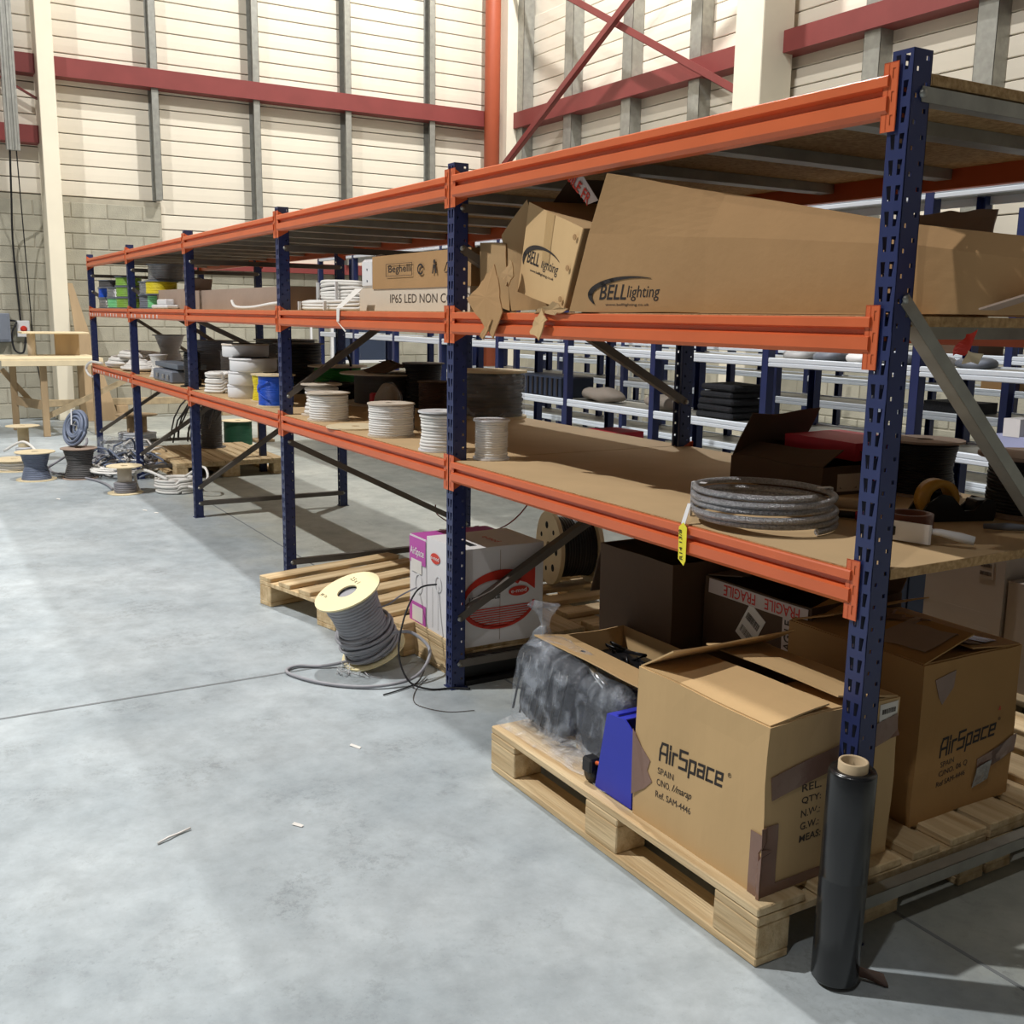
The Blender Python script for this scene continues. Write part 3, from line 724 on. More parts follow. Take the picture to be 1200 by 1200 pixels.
text('Ref. SAM-4446', (-.414, Y0-.009, .229), (1, 0, .06), (-.03, 0, 1), .135, m_ink_soft, c1, 'printed_lettering', .017)
for i, s in enumerate(('REL.', 'QTY:', 'N.W.:', 'G.W.:', 'MEAS:')):
    text(s, (X1+.009, -.072, .372-.031*i), (0, 1, .02), (0, 0, 1), .06 if i < 4 else .07, m_ink_soft, c1, 'printed_lettering', .018, 0, .01)
barcode((X1+.009, .166, .478), (0, 1, .02), (0, 0, 1), .062, .06, c1)
barcode((X1+.009, .118, .19), (0, 1, .02), (0, 0, 1), .055, .11, c1, lines=9)
def strip(pts, w_, Nrm, nm='tape_strip', par=None, mm=m_tape):
    q = MB(); Nn = Vector(Nrm)
    for a, b in zip(pts[:-1], pts[1:]):
        a, b = Vector(a), Vector(b); d = (b-a).normalized(); s = d.cross(Nn).normalized()*w_/2
        q.slab([a-s, a+s, b+s, b-s] if Nn.dot((s).cross(d)) > 0 else [a+s, a-s, b-s, b+s], .0008)
    return q.build(nm, mm, par)
tp = (X1+.008)
stick(MB().sheet((tp, Y0+.02, .372), (0, .40, .08), (0, -.005, .055), .0012, 14, 4, .003, 5, 9).build('tape_strip', m_tape, c1), (1, 0, 0), c1, .003)
stick(MB().sheet((tp, Y0-.01, .145), (0, .055, 0), (0, 0, .17), .0012, 5, 10, .003, 6, 9).build('tape_strip', m_tape, c1), (1, 0, 0), c1, .003)
stick(MB().sheet((X1-.035, Y0-.01, .145), (.045, 0, 0), (0, 0, .15), .0012, 5, 10, .003, 6, 9).build('tape_strip', m_tape, c1), (0, -1, 0), c1, .003)
stick(MB().sheet((tp-.001, Y0, .146), (0, .24, 0), (0, 0, .024), .0012, 10, 3, .003, 8, 9).build('tape_strip', m_tape, c1), (1, 0, 0), c1, .003)
q = MB(); pts = [(-.505, .20), (-.455, .235), (-.43, .262), (-.45, .285), (-.44, .315), (-.475, .34), (-.508, .38)]
q.prism([(a, b) for a, b in pts], 'y', Y0-.0085, Y0-.0075); stick(q.build('tape_strip', m_tape, c1), (0, -1, 0), c1)
# carton 2
c2 = carton('cardboard_carton', -.56, -.10, .40, .80, P, .575, mat('cardboard_ochre', S(172, 132, 82), .85, 0, .05, 4, .15, 30), 'ochre carton with taped crumpled lid, right of the corner upright',
            'cardboard box', flaps={'+x': (.2, 186), '-y': (.2, 165), '+y': (.2, 176), '-x': (.16, 160)}, amp=.008, seed=9)
xf = -.10+.009
square_text('AirSpace', (xf, .492, .315), (0, 1, .09), (0, .1, 1), .225, .046, m_ink, c2)
text('®', (xf, .722, .372), (0, 1, 0), (0, 0, 1), .01, m_ink, c2, 'printed_lettering')
text('SPAIN', (xf, .497, .284), (0, 1, .08), (0, 0, 1), .055, m_ink_soft, c2, 'printed_lettering', .015)
text('C/NO. 06 Q', (xf, .493, .256), (0, 1, .08), (0, 0, 1), .12, m_ink_soft, c2, 'printed_lettering', .018)
text('Ref SAM-4446', (xf, .488, .23), (0, 1, .08), (0, 0, 1), .12, m_ink_soft, c2, 'printed_lettering', .015)
stick(MB().sheet((xf-.002, .655, .225), (0, .15, .045), (0, .0, .05), .0012, 8, 4, .005, 4, 14).build('tape_strip', m_tape, c2), (1, 0, 0), c2, .003)
stick(MB().sheet((xf-.001, .64, .195), (0, .06, .012), (0, .01, .055), .0012, 5, 4, .006, 2, 14).build('tape_strip', m_silver, c2), (1, 0, 0), c2, .004, .003)
q = MB(); q.prism([(.45, .53), (.53, .545), (.525, .50), (.485, .458), (.47, .48)], 'x', xf-.002, xf-.001); stick(q.build('tape_strip', m_tape, c2), (1, 0, 0), c2)
stick(MB().sheet((-.42, .47, .592), (.3, .2, -.004), (-.02, .07, .0), .0012, 10, 4, .008, 12, 9).build('tape_strip', m_tape, c2), (0, 0, 1), c2, .004)
stick(MB().sheet((-.3, .43, .59), (.16, .02, -.004), (.02, .2, .0), .0012, 8, 5, .012, 3, 12).build('tape_strip', m_card_grey, c2), (0, 0, 1), c2, .004)
q = MB(); q.prism([(.712, .405), (.722, .405), (.717, .417)], 'x', xf, xf+.001); q.build('printed_mark', m_red, c2)
# carton with FRAGILE tape
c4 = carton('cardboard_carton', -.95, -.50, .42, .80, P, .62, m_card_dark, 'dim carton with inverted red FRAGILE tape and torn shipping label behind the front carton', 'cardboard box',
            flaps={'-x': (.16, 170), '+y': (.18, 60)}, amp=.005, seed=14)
LIFT[c4.name] = .0035
stick(MB().sheet((-.93, .42-.008, .57), (.42, 0, .0), (0, 0, .045), .0012, 10, 2, .002, 4).build('tape_strip', m_fragtape, c4), (0, -1, 0), c4, .002)
for k, s in ((-.72, 'FRAGILE'), (-.54, 'FRAGILE')): text(s, (k, .42-.03, .610), (-1, 0, 0), (0, 0, -1), .14, m_red, c4, 'printed_lettering', .034, 0, .01)
stick(MB().sheet((-.605, .42-.008, .43), (.045, 0, .0), (0, 0, .14), .0012, 3, 8, .002, 4).build('tape_strip', m_fragtape, c4), (0, -1, 0), c4, .002)
text('FRAGILE', (-.568, .42-.012, .44), (0, 0, 1), (-1, 0, 0), .125, m_ink_soft, c4, 'printed_lettering', .028, 0, .01)
barcode((-.80, .42-.012, .475), (.55, 0, -.35), (.45, 0, .8), .08, .12, c4)
# big dark open carton
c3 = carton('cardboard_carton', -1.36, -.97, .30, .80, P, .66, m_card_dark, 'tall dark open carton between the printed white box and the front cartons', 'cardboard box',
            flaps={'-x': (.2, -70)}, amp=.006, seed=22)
c3b = carton('cardboard_carton', -1.20, -.54, .055, .29, P, .405, m_card, 'open carton with a wide flap over a dark-filled inside, beside the blue bin', 'cardboard box', flaps={'-y': (.13, 9)}, amp=.006, seed=31)
rs = random.Random(3); q = MB().box(-1.19, .066, P+.01, -.55, .278, .335)  # solid dark fill stands for the shade inside the carton
for k in range(40):
    x, y = rs.uniform(-1.15, -.6), rs.uniform(.07, .26); q.tube([(x, y, .335), (x+rs.uniform(-.05, .05), y+rs.uniform(-.03, .03), .34+rs.uniform(0, .025)), (x+rs.uniform(-.08, .08), min(.27, y+.03), .338)], .006, 6)
o = q.build('dark_fill_strips', m_black, None); tag(o, 'black plastic strips over a dark fill for the shaded inside of the open carton', 'packing', kind='stuff')
# black padded item in clear plastic bag
def blob(cx, cy, cz, sx, sy, sz, n=28, m_=14, e=.6, amp=.01, freq=6, seed=0):
    q = MB(); vs = []; f = lambda c, p: math.copysign(abs(c)**p, c)
    for j in range(m_+1):
        ph = -PI/2+PI*j/m_
        for i in range(n):
            th = 2*PI*i/n; vs.append(Vector((cx+sx*f(math.cos(ph), e)*f(math.cos(th), e), cy+sy*f(math.cos(ph), e)*f(math.sin(th), e), cz+sz*f(math.sin(ph), e))))
    fs = [(j*n+i, j*n+(i+1) % n, (j+1)*n+(i+1) % n, (j+1)*n+i) for j in range(m_) for i in range(n)]
    q.add(vs, fs, True); q.crumple(amp, freq, seed); return q
t = thing('padded_seat', (-1.0, -.08, P), 'black padded seat with chrome tube standing in the clear plastic bag', 'seat part')
def lean(q, k=.25, z0=P, kx=.0):
    return q.warp(lambda v: Vector((v.x+kx*(v.z-z0), v.y+k*(v.z-z0), v.z)))
lean(blob(-1.06, -.10, .285, .155, .045, .115, e=.45, amp=.008), .22).build('cushion', m_blackfabric, t)
lean(blob(-.80, -.06, .27, .10, .055, .11, e=.5, amp=.01, seed=4), .1).build('cushion', m_blackfabric, t)
for k in range(7): lean(MB().tube([(-1.2+k*.042, -.152, .19), (-1.2+k*.042, -.152, .37)], .004, 6), .22).build('seam', m_black, t)
MB().tube([(-.97, -.03, .40), (-.80, -.07, .375)], .011, 12).build('chrome_tube', m_chrome, t)
MB().tube([(-1.0, -.02, .405), (-.96, -.032, .398)], .018, 12).build('tube_collar', m_black, t)
t = thing('plastic_bag', (-1.0, -.08, P), 'crumpled clear plastic bag over the black padded seat on the near pallet', 'plastic bag')
q = lean(blob(-1.05, -.10, .285, .185, .07, .138, 44, 26, .5, .022, 7, 2), .22); q.crumple(.006, 26, 5); q.build('film', m_film, t)
q = lean(blob(-.80, -.06, .275, .13, .075, .128, 40, 24, .55, .022, 8, 6), .1); q.crumple(.006, 26, 2); q.build('film', m_film, t)
q = MB().lathe([(.06, .0), (.03, .04), (.012, .07), (.022, .10), (.05, .135)], 22, (-1.2, -.03, .385)); q.crumple(.016, 14, 3); q.build('bag_neck', m_film, t)
q = MB().sheet((-1.2, -.2, P+.003), (.6, .02, .0), (.0, .09, .03), .001, 26, 8, .012, 3, 12); q.build('film_hem', m_film_thin, t)
# castor and small cable ends
t = thing('castor_wheel', (-.70, -.165, P), 'small black castor on the pallet edge between the plastic bag and the blue bin', 'castor')
MB().lathe([(.006, -.012), (.022, -.012), (.026, -.006), (.026, .006), (.022, .012), (.006, .012)], 20, (-.71, -.175, P+.028), Matrix.Rotation(PI/2, 3, 'X')).build('wheel', m_black, t)
MB().cbox(-.735, -.195, P+.03, -.69, -.155, P+.075, .006).build('fork', m_black, t)
MB().tube([(-.69, -.175, P+.065), (-.66, -.17, P+.07)], .006, 8).build('pin', m_orange, t)
MB().tube([(-.69, -.165, P+.05), (-.665, -.16, P+.052)], .005, 8).build('spacer', m_yellow, t)
# blue bin
t = thing('storage_bin', (-.6, -.1, P), 'blue open-fronted storage bin with sloping side, left of the tan carton', 'storage bin')
q = MB(); prof = [(-.68, P+.004), (-.515, P+.004), (-.515, .36), (-.555, .385), (-.635, .375)]
q.prism(prof, 'y', -.185, -.181); q.build('side_panel', m_bluebin, t)
MB().prism(prof, 'y', -.035, -.031).build('side_panel', m_bluebin, t)
MB().prism([(-.68, P+.004), (-.515, P+.004), (-.515, P+.008), (-.68, P+.008)], 'y', -.181, -.035).build('base_panel', m_bluebin, t)
MB().slab([(-.68, -.181, P+.004), (-.68, -.035, P+.004), (-.635, -.035, .375), (-.635, -.181, .375)], .004).build('back_panel', m_bluebin, t)
MB().slab([(-.635, -.181, .375), (-.635, -.035, .375), (-.555, -.035, .385), (-.555, -.181, .385)], .003).build('top_rail', m_bluebin, t)
MB().box(-.556, -.181, .34, -.516, -.178, .362).build('front_lip', m_bluebin, t)
MB().box(-.595, -.181, .383, -.588, -.035, .388).build('rail_rib', m_bluebin, t)
# stretch film roll
t = thing('stretch_film_roll', (.116, -.097, 0), 'tall black stretch film roll with cardboard core standing by the corner upright', 'film roll')
Mt = Matrix.Rotation(.012, 3, 'Y')
MB().lathe([(.030, .012), (.046, .006), (.0505, .012), (.0505, .25), (.0498, .252), (.0505, .254), (.0505, .488), (.047, .495), (.030, .493)], 48, (.116, -.097, .002), Mt).build('film_winding', m_blackfilm, t)
MB().lathe([(.025, 0), (.031, 0), (.031, .512), (.030, .514), (.026, .514), (.025, .512)], 36, (.116, -.097, .002), Mt, closed=True).build('core_tube', m_core, t)
q = MB().sheet((.14, -.045, .0), (.05, .03, 0), (.015, -.03, .05), .001, 8, 6, .014, 4, 16); q.build('film_tail', m_tape, t)
# ------------------------------------------------------------ second bay, floor level
t = pallet(-3.44, -.275, 'worn empty pallet with the grey cable reel leaning by it', dx=.80, dy=1.13, rot=math.radians(-76), seed=5, m=m_wood, brd=7)
pallet(-1.956, .06, 'small pallet under the printed white box, mostly hidden behind the second upright', dx=.41, dy=.6, seed=6, m=m_wood)
pallet(-2.85, .70, 'pallet behind the printed white box carrying the wooden cable drum', dx=.95, dy=1.3, rot=-PI/2, seed=8, brd=7)
MB_ = MB().box(-1.945, .065, .0, -1.905, .56, .02).box(-1.945, .065, .085, -1.905, .56, .118).box(-1.943, .07, .02, -1.938, .55, .085); o = MB_.build('steel_channel', m_black, None); tag(o, 'low black steel channel lying under the printed white box', 'steel bar')
# e-mod box
Z0, Z1 = P, .53
t = carton('cable_box', -2.255, -1.95, .068, .44, Z0, Z1, m_white_card, 'white cable box with a large red arc and oval red badge, behind the second upright', 'cable box', amp=.0015, seed=2)
xf, yf = -1.95+.0025, .068-.0025; LIFT[t.name] = .0042
def arc_mb(cx, cz, rx, rz, a0, a1, w0, w1, x, n=28, plane='x'):
    q = MB()
    for i in range(n):
        A = []
        for a_, ww in ((a0+(a1-a0)*i/n, w0+(w1-w0)*i/n), (a0+(a1-a0)*(i+1)/n, w0+(w1-w0)*(i+1)/n)):
            c, s = math.cos(a_), math.sin(a_); A.append(((cx+c*(rx-ww), cz+s*(rz-ww)), (cx+c*rx, cz+s*rz)))
        P4 = [A[0][0], A[0][1], A[1][1], A[1][0]]
        q.prism(P4, plane, x, x+.0008)
    return q
arc_mb(.235, .30, .165, .10, -PI*1.0, .0, .02, .012, xf).build('printed_arc', m_red, t)
arc_mb(.245, .315, .18, .125, PI*.30, PI*1.0, .052, .012, xf).build('printed_arc', m_red, t)
MB().prism([(.30, .395), (.40, .435), (.40, .345), (.36, .375)], 'x', xf, xf+.0008).build('printed_arc', m_red, t)
for k in range(9):
    z = .285-.0095*k; hw = .148*math.sqrt(max(0, 1-((z-.30)/.095)**2)); 
    MB().box(xf, .235-hw, z, xf+.0008, .235+hw, z+.004).build('printed_stripe', m_red, t)
q = MB(); q.prism([(.325+.048*math.cos(a)*(1 if abs(math.cos(a)) < .8 else 1), .345+.02*math.sin(a)) for a in [2*PI*k/24 for k in range(24)]], 'x', xf, xf+.001); q.build('badge', m_red, t)
text('e-mod', (xf+.001, .288, .338), (0, 1, .03), (0, 0, 1), .072, m_whiteink, t, 'printed_lettering', .017, 0, .006)
text('UTP CABLE', (xf, .098, .325), (0, 1, .0), (0, 0, 1), .14, m_ink, t, 'printed_lettering', .017, 0, .01)
MB().box(xf-.001, .238, Z0+.01, xf, .2395, Z1-.01).build('panel_seam', m_card_grey, t)
q = MB(); q.prism([(-2.175+.042*math.cos(a), .455+.022*math.sin(a)) for a in [2*PI*k/20 for k in range(20)]], 'y', yf-.001, yf); q.build('badge', m_red, t)
text('e-mod', (-2.21, yf-.001, .449), (1, 0, 0), (0, 0, 1), .07, m_whiteink, t, 'printed_lettering', .016, 0, .006)
arc_mb(-2.15, .355, .03, .035, 0, 2*PI, .006, .006, yf-.001, plane='y').build('cable_port', m_whiteplastic, t)
MB().box(-2.20, yf-.0005, .16, -2.199, yf, .33).build('printed_line', m_ink_soft, t); MB().box(-2.15, yf-.0005, .16, -2.149, yf, .33).build('printed_line', m_ink_soft, t)
MB().box(-2.12, .13, Z1+.0045, -2.0, .16, Z1+.0055).build('handle_slot', m_dark, t)
text('e-mod', (-2.13, .25, Z1+.006), (1, 0, 0), (0, 1, 0), .12, m_red, t, 'printed_lettering', .03, 0, .006)
t = carton('cable_box', -2.42, -2.262, .068, .44, Z0-.02, Z1-.02, m_white_card, 'narrow white and magenta cable box, left of the white box with the red arc', 'cable box', amp=.001, seed=2)
LIFT[t.name] = .0042
MB().box(-2.418, yf-.0008, .40, -2.264, yf, .508).build('printed_panel', m_magenta, t)
MB().box(-2.418, yf-.0008, .13, -2.264, yf, .23).build('printed_panel', m_magenta, t)
MB().box(-2.40, yf-.0016, .36, -2.30, yf-.0004, .415).build('label_sticker', m_paper, t)
text('AirSpace', (-2.408, yf-.001, .425), (1, 0, .006), (0, 0, 1), .13, m_whiteink, t, 'printed_lettering', .042, 0, .008)
MB().box(-2.39, yf-.0016, .15, -2.29, yf-.0004, .215).build('label_sticker', m_paper, t)
arc_mb(-2.33, .315, .035, .045, 0, 2*PI, .007, .007, yf-.001, plane='y').build('cable_port', m_whiteplastic, t)
MB().box(-2.418, .07, Z1-.0155, -2.264, .43, Z1-.0145).build('printed_panel', m_magenta, t)
text('AirSpace', (-2.40, .2, Z1-.0145), (0, 1, 0), (-1, 0, 0), .2, m_whiteink, t, 'printed_lettering', .04, 0, .008)
# leaning reel of grey cable
def ext1(o, r, h):
    rs = random.Random(2); pts = []
    for k in range(9*24):
        a = 2*PI*k/24; t_ = k/24; pts.append(((.112+.010*math.sin(t_*2.1))*math.cos(a), (.112+.008*math.cos(t_*1.7))*math.sin(a), .02+.0125*t_+.012*math.sin(a+t_*.6)))
    MB().tube(pts, .0068, 7).build('loose_turns', MATS['light_grey_cable'], o)
    text('2.5 x 1', (-.08, .05, h+.0006), (1, 0, 0), (0, 1, 0), .07, m_ink_soft, o, 'handwriting'); text('PP 1x', (-.09, -.09, h+.0006), (1, .2, 0), (-.2, 1, 0), .05, m_ink_soft, o, 'handwriting')
t = reel((-2.33, -.14, .055), .138, .30, m_ply_pale, mat('light_grey_cable', S(156, 156, 162), .5, 0, .08, 20), 'grey cable reel with pale yellow top, leaning on the floor before the magenta box', cr=.0075, rcore=.06, rw=.1, flare=.012, fill=.97, m_core_=m_black, rot=(math.radians(24), math.radians(4), 0), extra=ext1, seed=4, hole=.042)
cable('loose_cable', [(-2.30, -.12, .05), (-2.36, -.33, .012), (-2.42, -.44, .009), (-2.36, -.50, .009), (-2.18, -.42, .009), (-2.05, -.27, .010), (-2.02, -.10, .03), (-2.09, .0, .10), (-2.17, -.04, .16), (-2.18, -.12, .17)], .0068, MATS['light_grey_cable'], 'thick grey cable looping on the floor around the leaning reel')
cable('loose_cable', [(-2.33, .055, .30), (-2.28, -.04, .29), (-2.24, -.12, .27), (-2.25, -.22, .25)], .0035, m_greycable, 'thin grey cable running from the magenta box port to the leaning reel')
cable('loose_cable', [(-2.15, .06, .355), (-2.16, -.02, .34), (-2.12, -.10, .24), (-2.06, -.15, .12), (-1.99, -.14, .03), (-1.93, -.08, .006), (-1.90, .0, .006), (-1.86, .06, .006)], .0038, m_blackcable, 'black cable running from the white box port down to the floor')
cable('loose_cable', [(-2.45, -.02, .1), (-2.46, -.12, .18), (-2.38, -.2, .17), (-2.33, -.2, .12)], .003, m_blackcable, 'thin black cable curling behind the leaning reel')
cable('loose_cable', [(-2.1, -.02, .02), (-2.02, -.09, .006), (-1.98, -.18, .005), (-1.96, -.26, .005)], .003, m_blackcable, 'short black cable end on the floor right of the leaning reel')
cable('loose_wire', [(-2.05, -.03, .003), (-1.95, -.13, .003), (-1.82, -.19, .003), (-1.70, -.13, .003), (-1.66, -.03, .003)], .0014, m_ink_soft, 'hair-thin dark wire curving on the floor in front of the second upright')
rs = random.Random(12); q = MB()
for k in range(16):
    x, y = -2.27+rs.uniform(-.06, .1), -.3+rs.uniform(-.05, .08); q.tube([(x, y, .004), (x+rs.uniform(-.04, .04), y+rs.uniform(-.04, .04), .012+rs.uniform(0, .02)), (x+rs.uniform(-.06, .06), y+rs.uniform(-.05, .05), .004)], .0016, 5)
tag(q.build('wire_offcuts', m_whiteplastic, None), 'heap of thin clear wire offcuts at the foot of the leaning reel', 'offcuts', kind='stuff')
# clear cable coil behind the worn pallet
coil((-3.72, .16, 0), .12, .1, 5, .02, .003, m_film_thin if 0 else m_whiteplastic, 'thin pale wire coil on the floor by the third upright', seed=9, jit=2.2)
# wooden drum
t = thing('cable_drum', (0, 0, 0), 'wooden drum with drilled round flange, black cable, on the pallet behind the white box', 'cable drum')
def drum_flange(z):
    q = MB(); n = 40; r = .18
    q.lathe([(.03, z), (r, z), (r, z+.02), (.03, z+.02)], n, closed=True, smooth=False); return q
f = drum_flange(0).build('flange', m_ply, t); drum_flange(.20).build('flange', m_ply, t)
for k in range(7):
    a = k*2*PI/7; MB().lathe([(.012 if k % 2 else .018, 0), (.012 if k % 2 else .018, .0015)], 12, (.11*math.cos(a), .11*math.sin(a), .22)).build('drilled_hole', m_dark, t)
MB().lathe(winding_profile(.05, .14, .02, .20, .007), 36).build('cable_winding', m_blackcable, t)
d = Vector((-.28, -.96, 0)).normalized()
d = Vector((-.22, -.975, 0)).normalized()
t.rotation_mode = 'QUATERNION'; t.rotation_quaternion = d.to_track_quat('Z', 'Y'); t.location = (-2.59, 1.12, .144+.182)
carton('cardboard_box', -2.25, -1.75, 1.28, 1.6, .144, .62, m_white_card, 'white box with dark logo print, standing behind the tall dark carton', 'box', amp=.002)
text('limlight', (-2.22, 1.275, .55), (1, 0, 0), (0, 0, 1), .3, m_dkgreen, bpy.data.objects['cardboard_box'], 'printed_lettering', .05, 0, .006)
# right side, behind rack: stacked boxes and navy cabinet
def stock_box(x0, x1, y0, y1, z0, z1, m, label, lab=True, cat='box', group=None, name='cardboard_box', amp=.002, seed=0):
    t = carton(name, x0, x1, y0, y1, z0, z1, m, label, cat, amp=amp, t=.004, seed=seed, group=group)
    return t
for k, (lb) in enumerate(('lower closed grey-brown box in the stack behind the ochre carton', 'upper closed grey-brown box in the stack behind the ochre carton')):
    z0 = 0.145+k*.252
    t = stock_box(-.99, -.665, 1.55, 1.85, z0, z0+.25, m_greybox, lb, seed=k)
    barcode((-.77, 1.545, z0+.13), (1, 0, 0), (0, 0, 1), .06, .07, t, m=m_greybox)
t = stock_box(-.655, -.30, 1.56, 1.86, .145, .53, m_greybox, 'tall grey-brown box at the right picture edge, beside the two-box stack', seed=4)
pallet(-.25, 1.5, 'pallet under the grey-brown boxes behind the rack', dx=.8, dy=.6, seed=12, m=m_wood_grey)
t = thing('tool_cabinet', (-1.4, 2.1, 0), 'low dark navy steel cabinet behind the corner upright', 'cabinet')
MB().cbox(-1.62, 1.95, .0, -1.12, 2.25, .40, .006).build('body', m_navy, t); MB().cbox(-1.61, 1.94, .03, -1.375, 1.95, .38, .002).build('door', m_navy, t); MB().cbox(-1.365, 1.94, .03, -1.13, 1.95, .38, .002).build('door', m_navy, t)
# ------------------------------------------------------------ near bay, lower shelf
LZ = .894
def steel_coil():
    t = thing('wire_rope_coil', (0, 0, 0), 'braided steel hose coil tied with a white strap, on the lower shelf edge', 'coil'); pts = []
    for k in range(5*44+1):
        a = 2*PI*k/44; turn = k/44; R = .188-.006*math.sin(turn*2.6)-.0015*turn
        pts.append((R*math.cos(a)+.004*math.sin(turn*1.3), R*math.sin(a)*.96+.004*math.cos(turn*1.1), .0098+turn*.0172+.0015*math.sin(a*.5)))
    MB().tube(pts, .0084, 12).build('hose', m_steelrope, t)
    for a in (math.radians(212), math.radians(70)):
        c, s = math.cos(a), math.sin(a); q = MB()
        q.slab([(.201*c-s*.01, .201*s*.95+c*.01, .0), (.201*c+s*.01, .201*s*.95-c*.01, .0), (.20*c+s*.01, .20*s*.95-c*.01, .095), (.20*c-s*.01, .20*s*.95+c*.01, .095)], .0015)
        q.slab([(.20*c-s*.01, .20*s*.95+c*.01, .095), (.20*c+s*.01, .20*s*.95-c*.01, .095), (.16*c+s*.01, .16*s*.95-c*.01, .094), (.16*c-s*.01, .16*s*.95+c*.01, .094)], .0015)
        q.build('strap', m_whiteplastic, t)
    return t
t = steel_coil(); t.location = (-.476, .185, LZ)
t = thing('hanging_tag', (-.555, -.02, .84), 'yellow handwritten tag hanging over the front beam under the steel hose coil', 'tag')
q = MB().prism([(-.568, .80), (-.545, .785), (-.538, .80), (-.538, .888), (-.553, .90), (-.570, .886)], 'y', -.0195, -.0185); q.build('tag_sheet', m_yellow_tag, t)
MB().slab([(-.562, -.0185, .895), (-.547, -.0185, .895), (-.562, .012, .945), (-.575, .012, .945)], .001).build('strap', m_whiteplastic, t)
text('R14 13/8', (-.549, -.0205, .80), (-.1, 0, 1), (-1, 0, 0), .08, m_ink, t, 'handwriting', .012)
# crushed boxes and red box
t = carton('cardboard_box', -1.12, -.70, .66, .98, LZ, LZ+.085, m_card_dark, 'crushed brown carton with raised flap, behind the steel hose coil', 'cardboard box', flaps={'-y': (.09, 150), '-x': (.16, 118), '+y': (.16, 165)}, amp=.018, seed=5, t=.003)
barcode((-.70+.012, .72, LZ+.01), (0, 1, 0), (0, 0, 1), .09, .055, t, m=m_beige)
text('RS', (-.70+.014, .83, LZ+.02), (0, 1, 0), (0, 0, 1), .05, m_red, t, 'printed_lettering')
t = carton('cardboard_box', -1.02, -.72, .80, 1.06, LZ+.105, LZ+.155, m_redbox, 'flat red box lying on the crushed brown carton', 'box', amp=.004, seed=4, t=.003)
barcode((-.72+.008, .84, LZ+.115), (0, 1, 0), (0, 0, 1), .05, .025, t)
t = thing('dust_cover', (-1.15, 1.0, LZ), 'black rounded case lying behind the crushed carton', 'case'); blob(-1.13, 1.02, LZ+.05, .13, .07, .05, e=.8, amp=.006).build('body', m_blackfabric, t)
# black reels
reel((-.62, 1.0, LZ), .118, .172, m_card_grey, m_blackcable, 'black cable reel with board flanges, nearest the corner upright on the lower shelf', cr=.004, rcore=.05, rw=.088, flare=.014, seed=3)
reel((-.235, .98, LZ), .150, .172, m_card_grey, m_blackcable, 'wide black cable reel at the right picture edge on the lower shelf', cr=.005, rcore=.05, rw=.12, flare=.0, seed=5, t=.01)
# tape dispenser
t = thing('tape_dispenser', (-.27, .66, LZ), 'black desk tape dispenser with an amber tape roll', 'tape dispenser')
R_ = Matrix.Translation((-.29, .69, LZ)) @ Matrix.Rotation(math.radians(70), 4, 'Z')
def TM(q): return q.warp(lambda v: R_ @ v)
TM(MB().prism([(-.10, 0), (.12, 0), (.125, .02), (.12, .055), (.095, .06), (.06, .03), (.03, .028), (-.01, .07), (-.04, .075), (-.08, .05), (-.105, .012)], 'y', -.035, -.028)).build('side_shell', m_black, t)
TM(MB().prism([(-.10, 0), (.12, 0), (.125, .02), (.12, .055), (.095, .06), (.06, .03), (.03, .028), (-.01, .07), (-.04, .075), (-.08, .05), (-.105, .012)], 'y', .028, .035)).build('side_shell', m_black, t)
TM(MB().cbox(-.10, -.03, 0, .12, .03, .02, .003)).build('base', m_black, t); TM(MB().cbox(.07, -.028, .02, .122, .028, .056, .004)).build('cutter_head', m_black, t)
TM(MB().lathe([(.034, -.024), (.054, -.024), (.054, .024), (.034, .024)], 36, (-.035, 0, .058), Matrix.Rotation(PI/2, 3, 'X'), closed=True)).build('tape_roll', m_yelltape, t)
# tape gun
t = TG = thing('tape_gun', (-.16, .30, LZ), 'brown packing tape roll in a white handled hand dispenser at the lower shelf corner', 'tape gun')
MB().lathe([(.04, 0), (.058, 0), (.058, .05), (.04, .05)], 36, (-.20, .34, LZ+.012), closed=True).build('tape_roll', m_taperoll, t)
MB().prism([(-.20, .262), (-.10, .29), (-.098, .296), (-.198, .268)], 'z', LZ+.004, LZ+.052).build('side_plate', m_whiteplastic, t)
MB().tube([(-.125, .29, LZ+.036), (-.09, .318, LZ+.034), (-.055, .345, LZ+.026), (-.03, .365, LZ+.02)], [.006, .009, .012, .011], 12).build('handle', m_whiteplastic, t)
MB().cbox(-.205, .262, LZ+.015, -.18, .275, LZ+.038, .002).build('tape_guide', m_black, t)
TG.location += Vector((.025, .05, 0))
